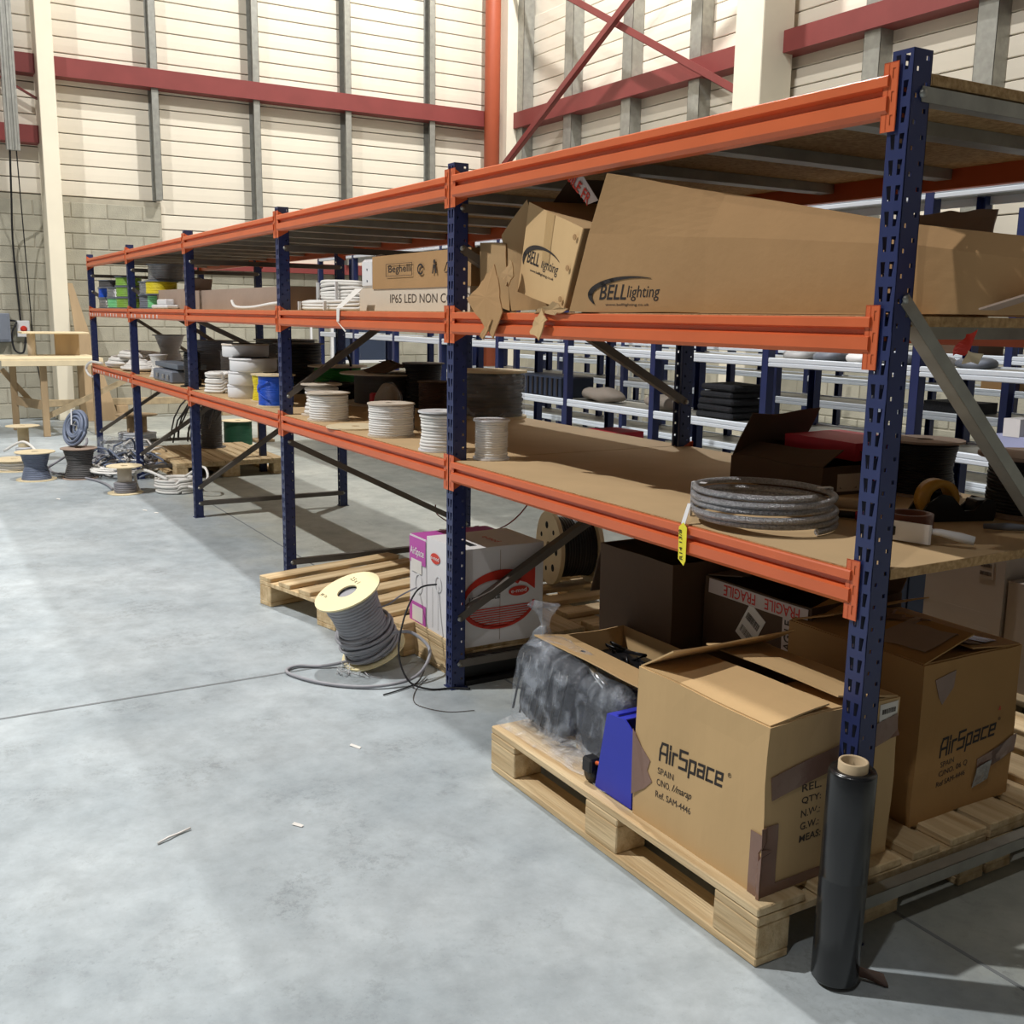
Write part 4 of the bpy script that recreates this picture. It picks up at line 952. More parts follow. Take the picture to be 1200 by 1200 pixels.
# small tools between
t = thing('mallet', (-.40, .52, LZ), 'wooden-ended mallet lying between the tape gun and the tape dispenser', 'mallet')
MB().tube([(-.50, .44, LZ+.035), (-.395, .515, LZ+.035)], .016, 14).build('head', m_core, t); MB().tube([(-.45, .47, LZ+.03), (-.62, .56, LZ+.014)], .009, 10).build('handle', m_bench, t)
t = thing('marker_pen', (-.40, .48, LZ), 'red capped marker lying below the wooden mallet', 'marker')
MB().tube([(-.48, .40, LZ+.012), (-.40, .455, LZ+.012)], .010, 12).build('barrel', m_black, t); MB().tube([(-.40, .455, LZ+.012), (-.36, .483, LZ+.012)], .0115, 12).build('cap', m_redbox, t)
t = thing('pliers', (-.08, .70, LZ), 'dark pliers with grey jaws at the right shelf edge', 'pliers')
MB().tube([(-.14, .64, LZ+.012), (-.10, .68, LZ+.014), (-.06, .73, LZ+.012)], [.007, .010, .008], 10).build('jaw', m_greyitem, t); MB().tube([(-.06, .73, LZ+.012), (-.05, .80, LZ+.03), (-.06, .86, LZ+.03)], .008, 10).build('handle', m_black, t); MB().tube([(-.06, .73, LZ+.012), (-.02, .79, LZ+.012), (-.01, .85, LZ+.012)], .008, 10).build('handle', m_black, t)
# ------------------------------------------------------------ near bay, middle shelf: torn long cartons
MZ = 1.438
t = thing('long_carton', (-.3, .12, MZ), 'long brown carton with oval-swoosh lettering lying open along the middle shelf', 'cardboard box')
# front side panel with high raised flap, receding toward camera right
def wall_sheet(nm, pts_low, pts_high, th, m_, par, nv=8, amp=.006, seed=1, sub=6):
    """panel between two polylines (bottom and top)"""
    q = MB(); Lo = []; Hi = []
    for P_, Q_ in ((pts_low, Lo), (pts_high, Hi)):
        for a, b in zip(P_[:-1], P_[1:]):
            for k in range(sub): Q_.append(Vector(a).lerp(Vector(b), k/sub))
        Q_.append(Vector(P_[-1]))
    n = len(Lo); vs = []
    for s in (0, 1):
        for j in range(nv+1):
            for i in range(n):
                p = Lo[i].lerp(Hi[i], j/nv); p = p+Vector(noise.noise_vector(p*4+Vector((seed, 0, 0))))*amp
                vs.append(p+Vector((0, th*s, 0)))
    A = lambda i, j, s: s*(nv+1)*n+j*n+i
    fs = []
    for j in range(nv):
        for i in range(n-1):
            fs.append((A(i,j,0), A(i+1,j,0), A(i+1,j+1,0), A(i,j+1,0))); fs.append((A(i,j,1), A(i,j+1,1), A(i+1,j+1,1), A(i+1,j,1)))
    for i in range(n-1):
        fs.append((A(i,0,0), A(i,0,1), A(i+1,0,1), A(i+1,0,0))); fs.append((A(i,nv,0), A(i+1,nv,0), A(i+1,nv,1), A(i,nv,1)))
    for j in range(nv):
        fs.append((A(0,j,0), A(0,j+1,0), A(0,j+1,1), A(0,j,1))); fs.append((A(n-1,j,0), A(n-1,j,1), A(n-1,j+1,1), A(n-1,j+1,0)))
    q.add(vs, fs); return q.build(nm, m_, par)
LO = [(-1.12, -.015, MZ+.002), (-.6, .06, MZ+.002), (.0, .13, MZ+.002), (.30, .25, MZ+.004)]; MI = [(-1.03, -.015, 1.661), (-.6, .05, 1.63), (.0, .12, 1.585), (.34, .24, 1.53)]; HI = [(-.93, -.03, 1.813), (-.55, .07, 1.735), (-.05, .12, 1.634), (.20, .25, 1.578), (.45, .30, 1.56)]
HI = [HI[0], HI[1], HI[2], HI[4]]
wall_sheet('side_panel', LO, MI, .005, m_card2, t, 6, .004, 3)
wall_sheet('flap', MI, HI, .005, m_card2, t, 6, .004, 3)
wall_sheet('side_panel', [(-1.10, .40, MZ+.002), (.32, .5, MZ+.002)], [(-1.08, .40, MZ+.18), (.32, .5, MZ+.10)], .005, m_card2, t, 5)
MB().sheet((-1.1, .01, MZ+.001), (1.0, .1, 0), (0, .38, 0), .004, 8, 4, .0).build('bottom_panel', m_card2, t)
MB().sheet((.16, .12, MZ+.012), (.22, .09, .085), (-.03, .3, .0), .004, 6, 6, .004).build('end_flap', m_card_grey, t)
sw = lambda x: Vector((x, .0, 0))
text('BELL', (-.99, -.008, MZ+.036), (1, .11, .0), (.05, 0, 1), .108, m_ink, t, 'printed_lettering', .042, .25, .012)
text('lighting', (-.88, .005, MZ+.032), (1, .11, .0), (.05, 0, 1), .125, m_ink, t, 'printed_lettering', .042, .2)
text('www.belllighting.co.uk', (-.965, -.005, MZ+.017), (1, .11, .0), (.05, 0, 1), .17, m_ink_soft, t, 'printed_lettering', .009)
def swoosh(cx, cz, rx, rz, f, par, a0=PI*.28, a1=PI*1.12, wmax=.016):
    q = MB(); n = 26
    for i in range(n):
        A = []
        for k in (i, i+1):
            tt = k/n; a_ = a0+(a1-a0)*tt; ww = wmax*math.sin(PI*min(1, tt*.95+.03))**.8*(.35+.9*tt); c, s = math.cos(a_), math.sin(a_)
            A.append((f(cx+c*(rx-ww*1.4), cz+s*(rz-ww)), f(cx+c*rx, cz+s*rz)))
        q.slab([A[0][0], A[0][1], A[1][1], A[1][0]], .0012)
    return q.build('printed_swoosh', m_ink, par)
stick(swoosh(-.87, MZ+.05, .165, .05, lambda x, z: Vector((x, -.009+(x+1.0)*.11, z)), t, a0=PI*.33, a1=PI*1.18, wmax=.018), (.1, -1, 0), t)
# inner carton (pale, lit end)
t = thing('inner_carton', (-1.2, .1, MZ), 'pale carton pushed into the torn end of the long carton, taped down its end', 'cardboard box')
A_, B_, C_, D_ = Vector((-1.585, .08, 1.505)), Vector((-1.165, -.008, 1.444)), Vector((-1.066, -.01, 1.678)), Vector((-1.52, .08, 1.795))
def quadsheet(nm, a, b, c, d, m_, par, th=.004, n=7, amp=.004, seed=0):
    q = MB(); N = (b-a).cross(d-a).normalized(); vs = []
    for s in (0, 1):
        for j in range(n+1):
            for i in range(n+1):
                p = a.lerp(b, i/n).lerp(d.lerp(c, i/n), j/n); p = p+Vector(noise.noise_vector(p*5+Vector((seed, 0, 0))))*amp; vs.append(p-N*th*s)
    A = lambda i, j, s: s*(n+1)**2+j*(n+1)+i; fs = []
    for j in range(n):
        for i in range(n):
            fs.append((A(i,j,0), A(i+1,j,0), A(i+1,j+1,0), A(i,j+1,0))); fs.append((A(i,j,1), A(i,j+1,1), A(i+1,j+1,1), A(i+1,j,1)))
    for i in range(n):
        fs.append((A(i,0,0), A(i,0,1), A(i+1,0,1), A(i+1,0,0))); fs.append((A(i,n,0), A(i+1,n,0), A(i+1,n,1), A(i,n,1)))
        fs.append((A(0,i,0), A(0,i+1,0), A(0,i+1,1), A(0,i,1))); fs.append((A(n,i,0), A(n,i,1), A(n,i+1,1), A(n,i+1,0)))
    q.add(vs, fs); return q.build(nm, m_, par)
bk = Vector((.55, .22, 0)); bk2 = Vector((.0, .34, .02))
quadsheet('end_panel', A_, B_, C_, D_, m_card, t)
quadsheet('top_panel', D_, C_, C_+bk2, D_+bk2+Vector((.05, 0, 0)), m_card_in, t)
quadsheet('side_panel', A_+bk2, A_, D_, D_+bk2, m_card2, t); quadsheet('side_panel', B_, B_+bk2, C_+bk2, C_, m_card2, t)
e1 = (B_-A_).normalized(); e2 = (D_-A_).normalized(); nn = e1.cross(e2).normalized()*.008
pt = lambda u, v: A_.lerp(B_, u).lerp(D_.lerp(C_, u), v)+nn
stick(MB().slab([pt(.42, .45), pt(.56, .45), pt(.52, .99), pt(.38, .99)], .001).build('tape_strip', mat('clear_tape', S(176, 144, 98), .3), t), nn, t)
dr = lambda v: pt(.9, v)-pt(.1, v)
text('BELL', pt(.11, .36), dr(.36), e2, .115, m_ink, t, 'printed_lettering', .042, .2, .012)
text('lighting', pt(.42, .33), dr(.33), e2, .15, m_ink, t, 'printed_lettering', .040, .2)
text('www.belllighting.co.uk', pt(.20, .27), dr(.27), e2, .22, m_ink_soft, t, 'printed_lettering', .011)
stick(swoosh(.42, .40, .40, .20, lambda x, z: pt(x, z), t, a0=PI*.2, a1=PI*1.12, wmax=.06), nn, t)
for v in (.12, .5, .87): MB().lathe([(.009, 0), (.009, .002)], 8, pt(.94, v), Matrix.Rotation(PI/2, 3, 'X')).build('staple_dimple', m_card2, t)
# torn outer flaps at the left
t = thing('torn_carton', (-1.55, .1, MZ), 'torn carton with ripped flaps hanging over the beam, left of the pale carton', 'cardboard box')
quadsheet('side_panel', Vector((-1.69, .12, MZ+.004)), Vector((-1.53, .20, MZ+.004)), Vector((-1.63, .14, 1.812)), Vector((-1.77, .12, 1.70)), m_card_in, t, amp=.010, seed=4)
quadsheet('side_panel', Vector((-1.88, .10, 1.47)), Vector((-1.71, .12, 1.445)), Vector((-1.735, .12, 1.672)), Vector((-1.895, .10, 1.684)), m_card_in, t, amp=.010, seed=7)
quadsheet('side_panel', Vector((-1.70, .14, 1.45)), Vector((-1.62, .16, 1.45)), Vector((-1.66, .16, 1.60)), Vector((-1.735, .14, 1.67)), m_card2, t, amp=.006, seed=17)
quadsheet('back_panel', Vector((-1.70, .42, MZ+.003)), Vector((-1.16, .46, MZ+.003)), Vector((-1.16, .46, MZ+.34)), Vector((-1.50, .42, MZ+.30)), m_card_dark, t, amp=.006, seed=4)
quadsheet('flap', Vector((-1.50, .16, 1.79)), Vector((-1.40, .42, 1.79)), Vector((-1.36, .42, 1.87)), Vector((-1.46, .2, 1.865)), m_card_dark, t, amp=.006, seed=4)
def ragged(nm, pts, m_, th=.004, seed=0, sub=4, amp=.006, par=None):
    rs = random.Random(seed); P_ = [Vector(p) for p in pts]; out = []
    N = (P_[1]-P_[0]).cross(P_[2]-P_[0]).normalized()
    for a, b in zip(P_, P_[1:]+P_[:1]):
        for k in range(sub): out.append(a.lerp(b, k/sub)+Vector((rs.uniform(-1, 1), rs.uniform(-.3, .3), rs.uniform(-1, 1)))*amp)
    c = sum(out, Vector())/len(out)+N*.003; n = len(out); q = MB()
    q.add([c]+out+[c-N*th]+[p-N*th for p in out], [(0, i+1, (i+1) % n+1) for i in range(n)]+[(n+1, n+2+(i+1) % n, n+2+i) for i in range(n)]+[(i+1, n+2+i, n+2+(i+1) % n, (i+1) % n+1) for i in range(n)])
    return q.build(nm, m_, par)
ragged('torn_flap', [(-1.743, -.03, 1.481), (-1.68, -.03, 1.43), (-1.555, -.03, 1.352), (-1.50, -.03, 1.435), (-1.535, -.025, 1.53), (-1.57, -.02, 1.59), (-1.62, -.02, 1.56), (-1.69, -.025, 1.51)], m_card2, seed=1, amp=.004, par=t)
ragged('torn_flap', [(-1.62, .03, 1.55), (-1.55, .02, 1.52), (-1.53, .03, 1.56), (-1.57, .04, 1.61)], m_card_in, seed=5, par=t)
ragged('torn_strip', [(-1.33, -.01, MZ+.0), (-1.20, -.02, MZ+.03), (-1.12, -.02, MZ+.01), (-1.22, -.02, MZ-.01)], m_card_in, seed=2, par=t)
ragged('torn_strip', [(-1.26, -.02, MZ+.01), (-1.22, -.03, MZ-.02), (-1.25, -.035, MZ-.085), (-1.31, -.035, MZ-.06), (-1.29, -.03, MZ-.03)], m_card, seed=7, par=t)
ragged('torn_strip', [(-1.60, -.02, MZ-.03), (-1.56, -.03, MZ-.03), (-1.60, -.035, MZ-.09), (-1.635, -.035, MZ-.085)], m_card2, seed=9, par=t)
# FRAGILE tape flap on top
t = thing('tape_flap', (-1.05, .12, MZ+.3), 'raised cardboard flap crossed by white tape with red FRAGILE lettering', 'carton flap')
quadsheet('flap', Vector((-1.17, .12, MZ+.30)), Vector((-1.0, .10, MZ+.25)), Vector((-1.0, .16, MZ+.34)), Vector((-1.22, .18, 1.86)), m_card_in, t, amp=.006, seed=11)
MB().slab([(-1.319, .08, 1.868), (-1.174, .075, 1.757), (-1.117, .075, 1.765), (-1.225, .08, 1.861)], .0012).build('tape_strip', m_fragtape, t)
_text0('GILE FR', (-1.295, .073, 1.847), (.145, 0, -.111), (.6, 0, .8), .155, m_red, t, 'printed_lettering', .034, 0, .012, .0003)
# grey crumpled card behind and tape tuft
t = thing('cardboard_sheet', (-.6, 1.0, MZ), 'grey crumpled cardboard sheet standing at the back of the middle shelf', 'cardboard')
MB().sheet((-.74, 1.0, MZ+.001), (.30, .0, .0), (-.01, 0, .31), .005, 20, 14, .014, 4, 13).build('sheet', mat('card_grey_lit', S(186, 170, 160), .85), t)  # grey card made lighter, lamp light on the sheet put into its colour
t = thing('tape_scrap', (.0, .3, 1.36), 'crumpled red and white tape scrap hanging below the middle shelf', 'tape scrap')
MB().sheet((-.02, .3, 1.35), (.03, 0, .006), (.02, 0, .05), .001, 6, 6, .012, 4, 30).build('red_tape', m_red, t); MB().sheet((.0, .3, 1.33), (.04, 0, .0), (.01, 0, .035), .001, 6, 6, .012, 9, 30).build('clear_tape', m_ply, t)
# ------------------------------------------------------------ second bay, middle shelf
t = carton('product_box', -3.02, -1.96, .10, .30, MZ, MZ+.095, m_beige, 'pale beige light box with IP65 lettering, on the middle shelf under the brown one', 'box', amp=.001)
text('IP65 LED NON CORROS', (-2.68, .094, MZ+.033), (1, 0, 0), (0, 0, 1), .76, m_ink_soft, t, 'printed_lettering', .036)
t = carton('product_box', -2.86, -1.945, .095, .29, MZ+.097, MZ+.228, m_card2, 'brown light box printed with recycling symbols, on top of the beige one', 'box', amp=.001)
text('Beghelli', (-2.685, .089, MZ+.150), (1, 0, 0), (0, 0, 1), .225, m_ink, t, 'printed_lettering', .04, 0, .006)
q = MB(); 
for a in ((-2.70, .143, -2.44, .145), (-2.70, .193, -2.44, .195), (-2.70, .143, -2.698, .195), (-2.442, .143, -2.44, .195)): q.box(a[0], .088, MZ+a[1], a[2], .0895, MZ+a[3])
q.build('printed_frame', m_ink_soft, t)
arc_mb(-2.36, MZ+.165, .028, .022, PI*.1, PI*1.8, .008, .008, .088, plane='y').build('printed_symbol', m_ink, t)
MB().prism([(-2.37, MZ+.168), (-2.362, MZ+.158), (-2.34, MZ+.178), (-2.362, MZ+.166)], 'y', .088, .0888).build('printed_symbol', m_ink, t)
MB().prism([(-2.255, MZ+.145), (-2.245, MZ+.145), (-2.235, MZ+.17), (-2.225, MZ+.145), (-2.215, MZ+.145), (-2.225, MZ+.18), (-2.245, MZ+.18)], 'y', .088, .0888).build('printed_symbol', m_ink, t)
MB().lathe([(.009, 0), (.009, .001)], 10, (-2.235, .089, MZ+.19), Matrix.Rotation(PI/2, 3, 'X')).build('printed_symbol', m_ink, t)
q = MB()
for a in ((0, 1), (1, 2), (2, 0)):
    V3 = [Vector((-2.15, .088, MZ+.147)), Vector((-2.09, .088, MZ+.147)), Vector((-2.12, .088, MZ+.19))]; p0, p1 = V3[a[0]].lerp(V3[a[1]], .12), V3[a[0]].lerp(V3[a[1]], .88)
    q.tube([p0, p1], .0022, 4)
q.build('printed_symbol', m_ink, t)
t = thing('light_fitting', (-2.93, .16, MZ+.1), 'white end of a strip light fitting poking out beside the brown light box', 'light fitting')
MB().cbox(-3.0, .10, MZ+.098, -2.865, .24, MZ+.225, .012).build('end_cap', m_whiteplastic, t); MB().lathe([(.03, 0), (.026, .02), (.0, .028)], 16, (-2.93, .17, MZ+.222)).build('cable_gland', m_whiteplastic, t)
for z in (.13, .18): MB().lathe([(.005, 0), (.005, .002)], 8, (-2.93, .10, MZ+z), Matrix.Rotation(PI/2, 3, 'X')).build('screw', m_greyitem, t)
t = thing('hanging_tag', (-2.9, .0, MZ), 'white paper tag hanging from the beam beside the stacked light boxes', 'tag')
q = MB().slab([(-3.03, -.014, MZ+.005), (-2.95, -.014, MZ+.01), (-2.86, .05, MZ+.095), (-2.95, .05, MZ+.095)], .0012); q.build('tag_sheet', m_paper, t)
MB().slab([(-3.01, -.016, MZ-.05), (-2.98, -.016, MZ-.05), (-2.97, -.016, MZ+.01), (-3.01, -.016, MZ+.01)], .001).build('tag_strip', m_paper, t); MB().slab([(-3.01, -.016, MZ-.05), (-2.99, -.016, MZ-.055), (-2.91, -.017, MZ-.095), (-2.90, -.017, MZ-.09)], .001).build('tag_strip', m_paper, t)
def bundle(loc, L_, w_, h_, cr, n, m_, label, seed=0, rot=0, cat='cable coil'):
    """long oval hank of cable"""
    o = thing('cable_hank', (0, 0, 0), label, cat); rs = random.Random(seed); pts = []
    rows = max(1, int(h_/(2*cr)))
    for i in range(n):
        z = cr+(i % rows)*2*cr*.95+rs.uniform(-.3, .3)*cr; k0 = i//rows; a_, b_ = L_/2-k0*2*cr, w_/2-k0*1.6*cr
        for k in range(30):
            t_ = 2*PI*k/30; pts.append((a_*math.cos(t_)+rs.uniform(-1, 1)*cr*.4, b_*math.sin(t_)*(1.1-.25*abs(math.cos(t_))), max(cr, z+.5*cr*math.sin(2*t_+i))))
    MB().tube(pts, cr, 7).build('cable', m_, o)
    q = MB()
    for sgn in (-1, 1):
        q.box(sgn*L_*.25-.005, -w_/2*1.03-cr, 0, sgn*L_*.25+.005, -w_/2*.98, h_*.85)
    q.build('cable_tie', m_whiteplastic, o)
    o.location = loc; o.rotation_euler = (0, 0, rot); return o
bundle((-3.50, .17, MZ), .72, .24, .05, .008, 16, m_whitecable, 'loose flat hank of thick white cable at the beam edge, middle shelf', 3)
bundle((-3.42, .20, MZ+.05), .50, .2, .10, .008, 26, m_whitecable, 'neatly tied white cable hank resting on the flat one, middle shelf', 5)
t = carton('long_tray', -6.30, -4.05, .10, .30, MZ, MZ+.125, m_card_grey, 'long grey-brown open carton lying along the middle shelf, third bay', 'cardboard box', flaps={'-x': (.1, 120)}, amp=.002)
t = carton('long_tray', -7.25, -6.36, .12, .32, MZ, MZ+.14, m_card_grey, 'shorter grey-brown carton left of the long one, by the fourth upright', 'cardboard box', amp=.002)
cable('loose_cable', [(-4.9, .05, MZ+.05), (-4.75, .03, MZ+.015), (-4.4, .02, MZ+.012), (-4.1, .03, MZ+.03), (-3.9, .06, MZ+.04)], .009, m_whitecable, 'white cable end curling on the beam in front of the long grey-brown carton')
t = thing('component_tray', (-6.75, .06, MZ), 'small white plastic fittings piled before the shorter carton', 'fittings')
MB().cbox(-7.0, .02, MZ, -6.50, .11, MZ+.03, .008).build('base_fitting', m_whiteplastic, t); MB().cbox(-6.85, .03, MZ+.03, -6.58, .10, MZ+.07, .008).build('top_fitting', m_whiteplastic, t)
# small spools stacked, far bays middle shelf
def spool(x, y, z, r, h, m_w, label, m_f=None, group='small spools on the middle shelf'):
    return reel((x, y, z), r, h, m_f or m_greyitem, m_w, label, cr=.006, rcore=r*.45, rw=r*.93, group=group, t=.006, name='cable_spool', cat='spool')
for (x, z, m_w, lb, r, h) in [(-9.45, 0, m_silver, 'grey spool at the bottom left end of the far spool stack', .12, .095), (-9.0, 0, m_mint, 'pale green spool in the bottom row of the far spool stack', .12, .095), (-8.55, 0, m_lime, 'lime spool at the bottom right of the far spool stack', .12, .095),
                           (-9.45, .097, m_bluecable, 'blue-wrapped spool in the middle row of the far spool stack', .12, .095), (-9.0, .097, m_silver, 'silver spool in the middle row between blue and lime', .12, .095), (-8.55, .097, m_lime, 'lime spool in the middle row of the far spool stack', .12, .095),
                           (-9.3, .194, m_darkgrey, 'flat dark spool on top of the far spool stack', .14, .07), (-8.55, .194, m_lime, 'topmost lime spool beside the fifth upright', .12, .085)]:
    spool(x, .16, MZ+z, r, h, m_w, lb)
for (x, z, m_w, lb, r, h) in [(-7.62, 0, m_greyitem, 'grey spool at the bottom, right of the fifth upright', .12, .108), (-7.35, 0, m_mint, 'mint green spool at the bottom, beside the shorter carton', .11, .108), (-7.6, .11, m_silver, 'silver spool in the second layer, right of the fifth upright', .12, .108), (-7.3, .11, m_yellow, 'yellow spool in the second layer, above the mint one', .13, .108), (-7.35, .22, m_silver, 'large silver-wrapped spool crowning the stack by the fifth upright', .15, .13)]:
    spool(x, .17 if r < .15 else .22, MZ+z, r, h, m_w, lb, group='spools right of the fifth upright')
# ------------------------------------------------------------ lower shelf reels
reel((-2.19, .092, LZ), .086, .158, m_whiteplastic, m_whitecable, 'white cable reel with loose uneven turns, just left of the second upright', cr=.0062, rcore=.04, rw=.073, flare=.010, seed=1)
reel((-1.885, .155, LZ), .070, .150, m_whiteplastic, m_whitecable, 'narrow cream cable reel just right of the second upright', cr=.0045, rcore=.035, rw=.062, flare=.0, seed=2)
reel((-2.735, .125, LZ), .105, .146, m_ply_pale if 0 else m_beige, m_whitecable, 'film-wrapped white reel standing alone in the middle of the second bay', cr=.005, rcore=.05, rw=.1, seed=3)
t = reel((-3.02, .28, LZ), .085, .10, m_greyitem, m_darkgrey, 'small grey cable coil behind the film-wrapped white reel', cr=.006, rcore=.04, rw=.088, t=.002, seed=4)
reel((-3.50, .125, LZ), .108, .14, m_beige, m_whitecable, 'film-wrapped white reel with beige flange, second from the third upright', cr=.006, rcore=.05, rw=.098, seed=5)
reel((-3.775, .19, LZ), .108, .165, m_beige, m_whitecable, 'white reel with pale flange tucked against the third upright', cr=.01, rcore=.05, rw=.08, flare=.014, seed=6)
t = thing('reel_disc', (0, 0, 0), 'loose round plywood disc lying flat on the beam edge before the white reels', 'disc'); MB().lathe([(.02, 0), (.14, 0), (.14, .006), (.02, .006)], 36, closed=True, smooth=False).build('disc', m_ply, t); t.location = (-3.12, .115, LZ)
reel((-4.32, .80, LZ), .275, .185, m_beige, m_darkgrey, 'large dark grey reel with wide pale flange at the back of the second bay', cr=.003, rcore=.08, rw=.19, seed=7)
reel((-4.9, .72, LZ), .19, .2, m_beige, m_green, 'green cable reel behind the pale flange of the large grey one', cr=.006, rcore=.08, rw=.15, seed=8)
t = reel((-3.33, .975, LZ), .185, .25, m_ply, m_darkgrey, 'big dark reel in clear shrink film, right of the second upright at the back', cr=.012, rcore=.1, rw=.165, seed=9, t=.012)
q = MB().lathe([(.172, .012), (.178, .05), (.172, .12), (.178, .18), (.172, .236)], 48, t.location); q.crumple(.008, 20, 2); q.build('shrink_film', m_film, t)
reel((-4.05, .92, LZ), .125, .255, m_darkgrey, m_blackcable, 'tall black cable reel with dark flange behind the white reels', cr=.006, rcore=.05, rw=.10, flare=.01, seed=10)
reel((-3.62, .78, LZ), .095, .175, m_card_dark, mat('brown_cable', S(84, 62, 54), .5, 0, .1, 20), 'brown cable reel beside the tall black one at the back', cr=.005, rcore=.05, rw=.088, seed=11)
t = thing('plastic_bag', (-3.75, .55, LZ), 'greyish plastic bag of fittings between the grey reel and the tall black reel', 'plastic bag')
blob(-3.78, .58, LZ+.07, .09, .06, .08, e=.9, amp=.03, freq=9).build('contents', m_greybox, t); q = blob(-3.78, .58, LZ+.075, .1, .07, .09, e=.9, amp=.03, freq=12); q.build('film', m_film_thin, t)
MB().cbox(-3.92, .52, LZ+.01, -3.86, .58, LZ+.1, .01).crumple(.006, 12).build('red_carton', m_redbox, t)
t = thing('crumpled_carton', (-4.3, .8, LZ+.19), 'small crumpled brown carton lid on top of the large grey reel', 'cardboard'); 
MB().sheet((-4.44, .68, LZ+.19), (.34, .02, .0), (.03, .12, .05), .003, 10, 5, .02, 3, 8).build('sheet', m_card_dark, t); MB().sheet((-4.44, .82, LZ+.25), (.34, .02, -.01), (.04, .12, -.05), .003, 10, 5, .02, 8, 8).build('sheet', m_card_dark, t)
# blue and yellow reels, bucket stack
def xcross(o, r, h):
    q = MB()
    for s in (1, -1):
        q.tube([((r*.93)*math.cos(a), (r*.93)*math.sin(a), h*(.3+.5*(k/10) if s > 0 else .8-.6*(k/10))) for k, a in enumerate([math.radians(-150+11*j) for j in range(11)])], .003, 6)
    q.build('crossing_strand', m_bluecable, o)
reel((-4.38, .14, LZ), .112, .18, m_ply, m_bluecable, 'bright blue cable reel with plywood flange, left of the third upright', cr=.003, rcore=.06, rw=.1, seed=12, extra=xcross)
reel((-4.72, .20, LZ), .10, .165, m_ply, m_yellow, 'yellow cable reel partly behind the blue one', cr=.004, rcore=.05, rw=.085, flare=.01, seed=13)
for k, (dx, lb) in enumerate(((0, 'bottom white drum of the stack of four left of the yellow reel'), (.02, 'second white drum from the bottom of the stack of four'), (.03, 'third white drum of the stack of four, shaded on its right'), (-.13, 'topmost white drum of the stack of four, shifted to the left'))):
    t = thing('plastic_drum', (0, 0, 0), lb, 'drum', 'stack of white drums')
    r = .105 if k < 2 else .145; h = .083
    MB().lathe([(.0, 0), (r*.96, 0), (r, .006), (r, h-.01), (r*.98, h-.008), (r*.98, h)], 36).build('body', m_whiteplastic, t)
    MB().lathe([(r*1.03, h-.01), (r*1.03, h-.002), (r*.9, h), (0, h)], 36).build('lid_rim', m_whiteplastic if k < 3 else m_beige, t)
    t.location = (-5.03+dx, .15 if k < 2 else .2, LZ+k*h)
for k in range(2):
    coil((-5.50, .13, LZ+k*.0), .105, .05, 24, .155, .010, m_whitecable, 'fat white cable coil packed upright beside the fourth upright') if k == 0 else None
reel((-5.35, .62, LZ), .17, .33, m_darkgrey, m_blackcable, 'tall black reel behind the white drums', cr=.01, rcore=.08, rw=.15, seed=15)
coil((-4.75, .72, LZ+.0), .15, .08, 16, .12, .012, m_blackcable, 'black cable coil with standing loops behind the white drums', jit=.8, seed=3)
q = [(-4.9+.15*math.cos(a), .75, LZ+.2+.09*math.sin(a)) for a in [2*PI*k/16 for k in range(17)]]
tag(MB().tube(q, .009, 8).build('cable_loop', m_blackcable, None), 'upright black cable loop standing on the coil behind the white drums', 'cable')
reel((-6.13, .10, LZ), .088, .25, m_black, m_blackcable, 'slim black reel on the lower shelf just left of the fourth upright', cr=.006, rcore=.05, rw=.06, flare=.0, seed=17)
t = thing('equipment_case', (-6.8, .12, LZ), 'stacked slate-grey equipment cases, left of the slim black reel', 'case')
MB().cbox(-7.05, .02, LZ, -6.45, .24, LZ+.09, .01).build('lower_case', m_greyitem, t); MB().cbox(-7.15, .06, LZ+.10, -6.42, .28, LZ+.14, .006).build('lid', mat('slate', S(96, 104, 116), .5), t)
for x in (-6.9, -6.7, -6.55): MB().cbox(x, .008, LZ+.03, x+.05, .02, LZ+.06, .003).build('latch', m_silver, t)
reel((-7.35, .13, LZ), .075, .18, m_whiteplastic, m_whitecable, 'short white spool just right of the fifth upright on the lower shelf', cr=.006, rcore=.04, rw=.05, flare=.02, seed=18)
reel((-7.1, .5, LZ), .19, .30, m_greyitem, m_greycable, 'pale grey reel standing behind the equipment cases', cr=.006, rcore=.08, rw=.17, seed=19)
reel((-6.55, .55, LZ), .14, .24, m_greyitem, mat('pale_grey_cable', S(196, 200, 208), .5, 0, .05, 20), 'pale reel behind the slim black one, lower shelf', cr=.006, rcore=.08, rw=.13, seed=20)
reel((-6.3, .85, LZ), .24, .33, m_darkgrey, m_darkgrey, 'wide dark grey reel at the back of the fourth bay', cr=.006, rcore=.08, rw=.22, seed=21)
coil((-8.95, .22, LZ), .30, .1, 20, .10, .014, m_whitecable, 'big loose white cable coil on the lower shelf, last bay', jit=.9, seed=22, squash=.7)
coil((-8.3, .24, LZ), .26, .1, 18, .10, .014, m_whitecable, 'second loose white cable coil beside the fifth upright, last bay', jit=.9, seed=23, squash=.75)
coil((-8.7, .24, LZ+.10), .24, .1, 8, .05, .012, m_whitecable, 'smaller white cable coil lying on top of the two big ones', jit=.9, seed=24, squash=.75)
reel((-9.1, .62, LZ), .16, .30, m_greyitem, mat('pale_grey_cable', S(196, 200, 208)), 'cone-shaped pale reel behind the white coils, last bay', cr=.006, rcore=.05, rw=.09, flare=.05, seed=25)
cable('loose_cable', [(-9.3, .02, LZ+.02), (-9.62, -.03, LZ+.02), (-9.74, -.06, LZ-.04), (-9.7, -.05, LZ-.1), (-9.55, -.04, LZ-.12)], .012, m_whitecable, 'white cable end drooping over the beam at the far end of the rack')
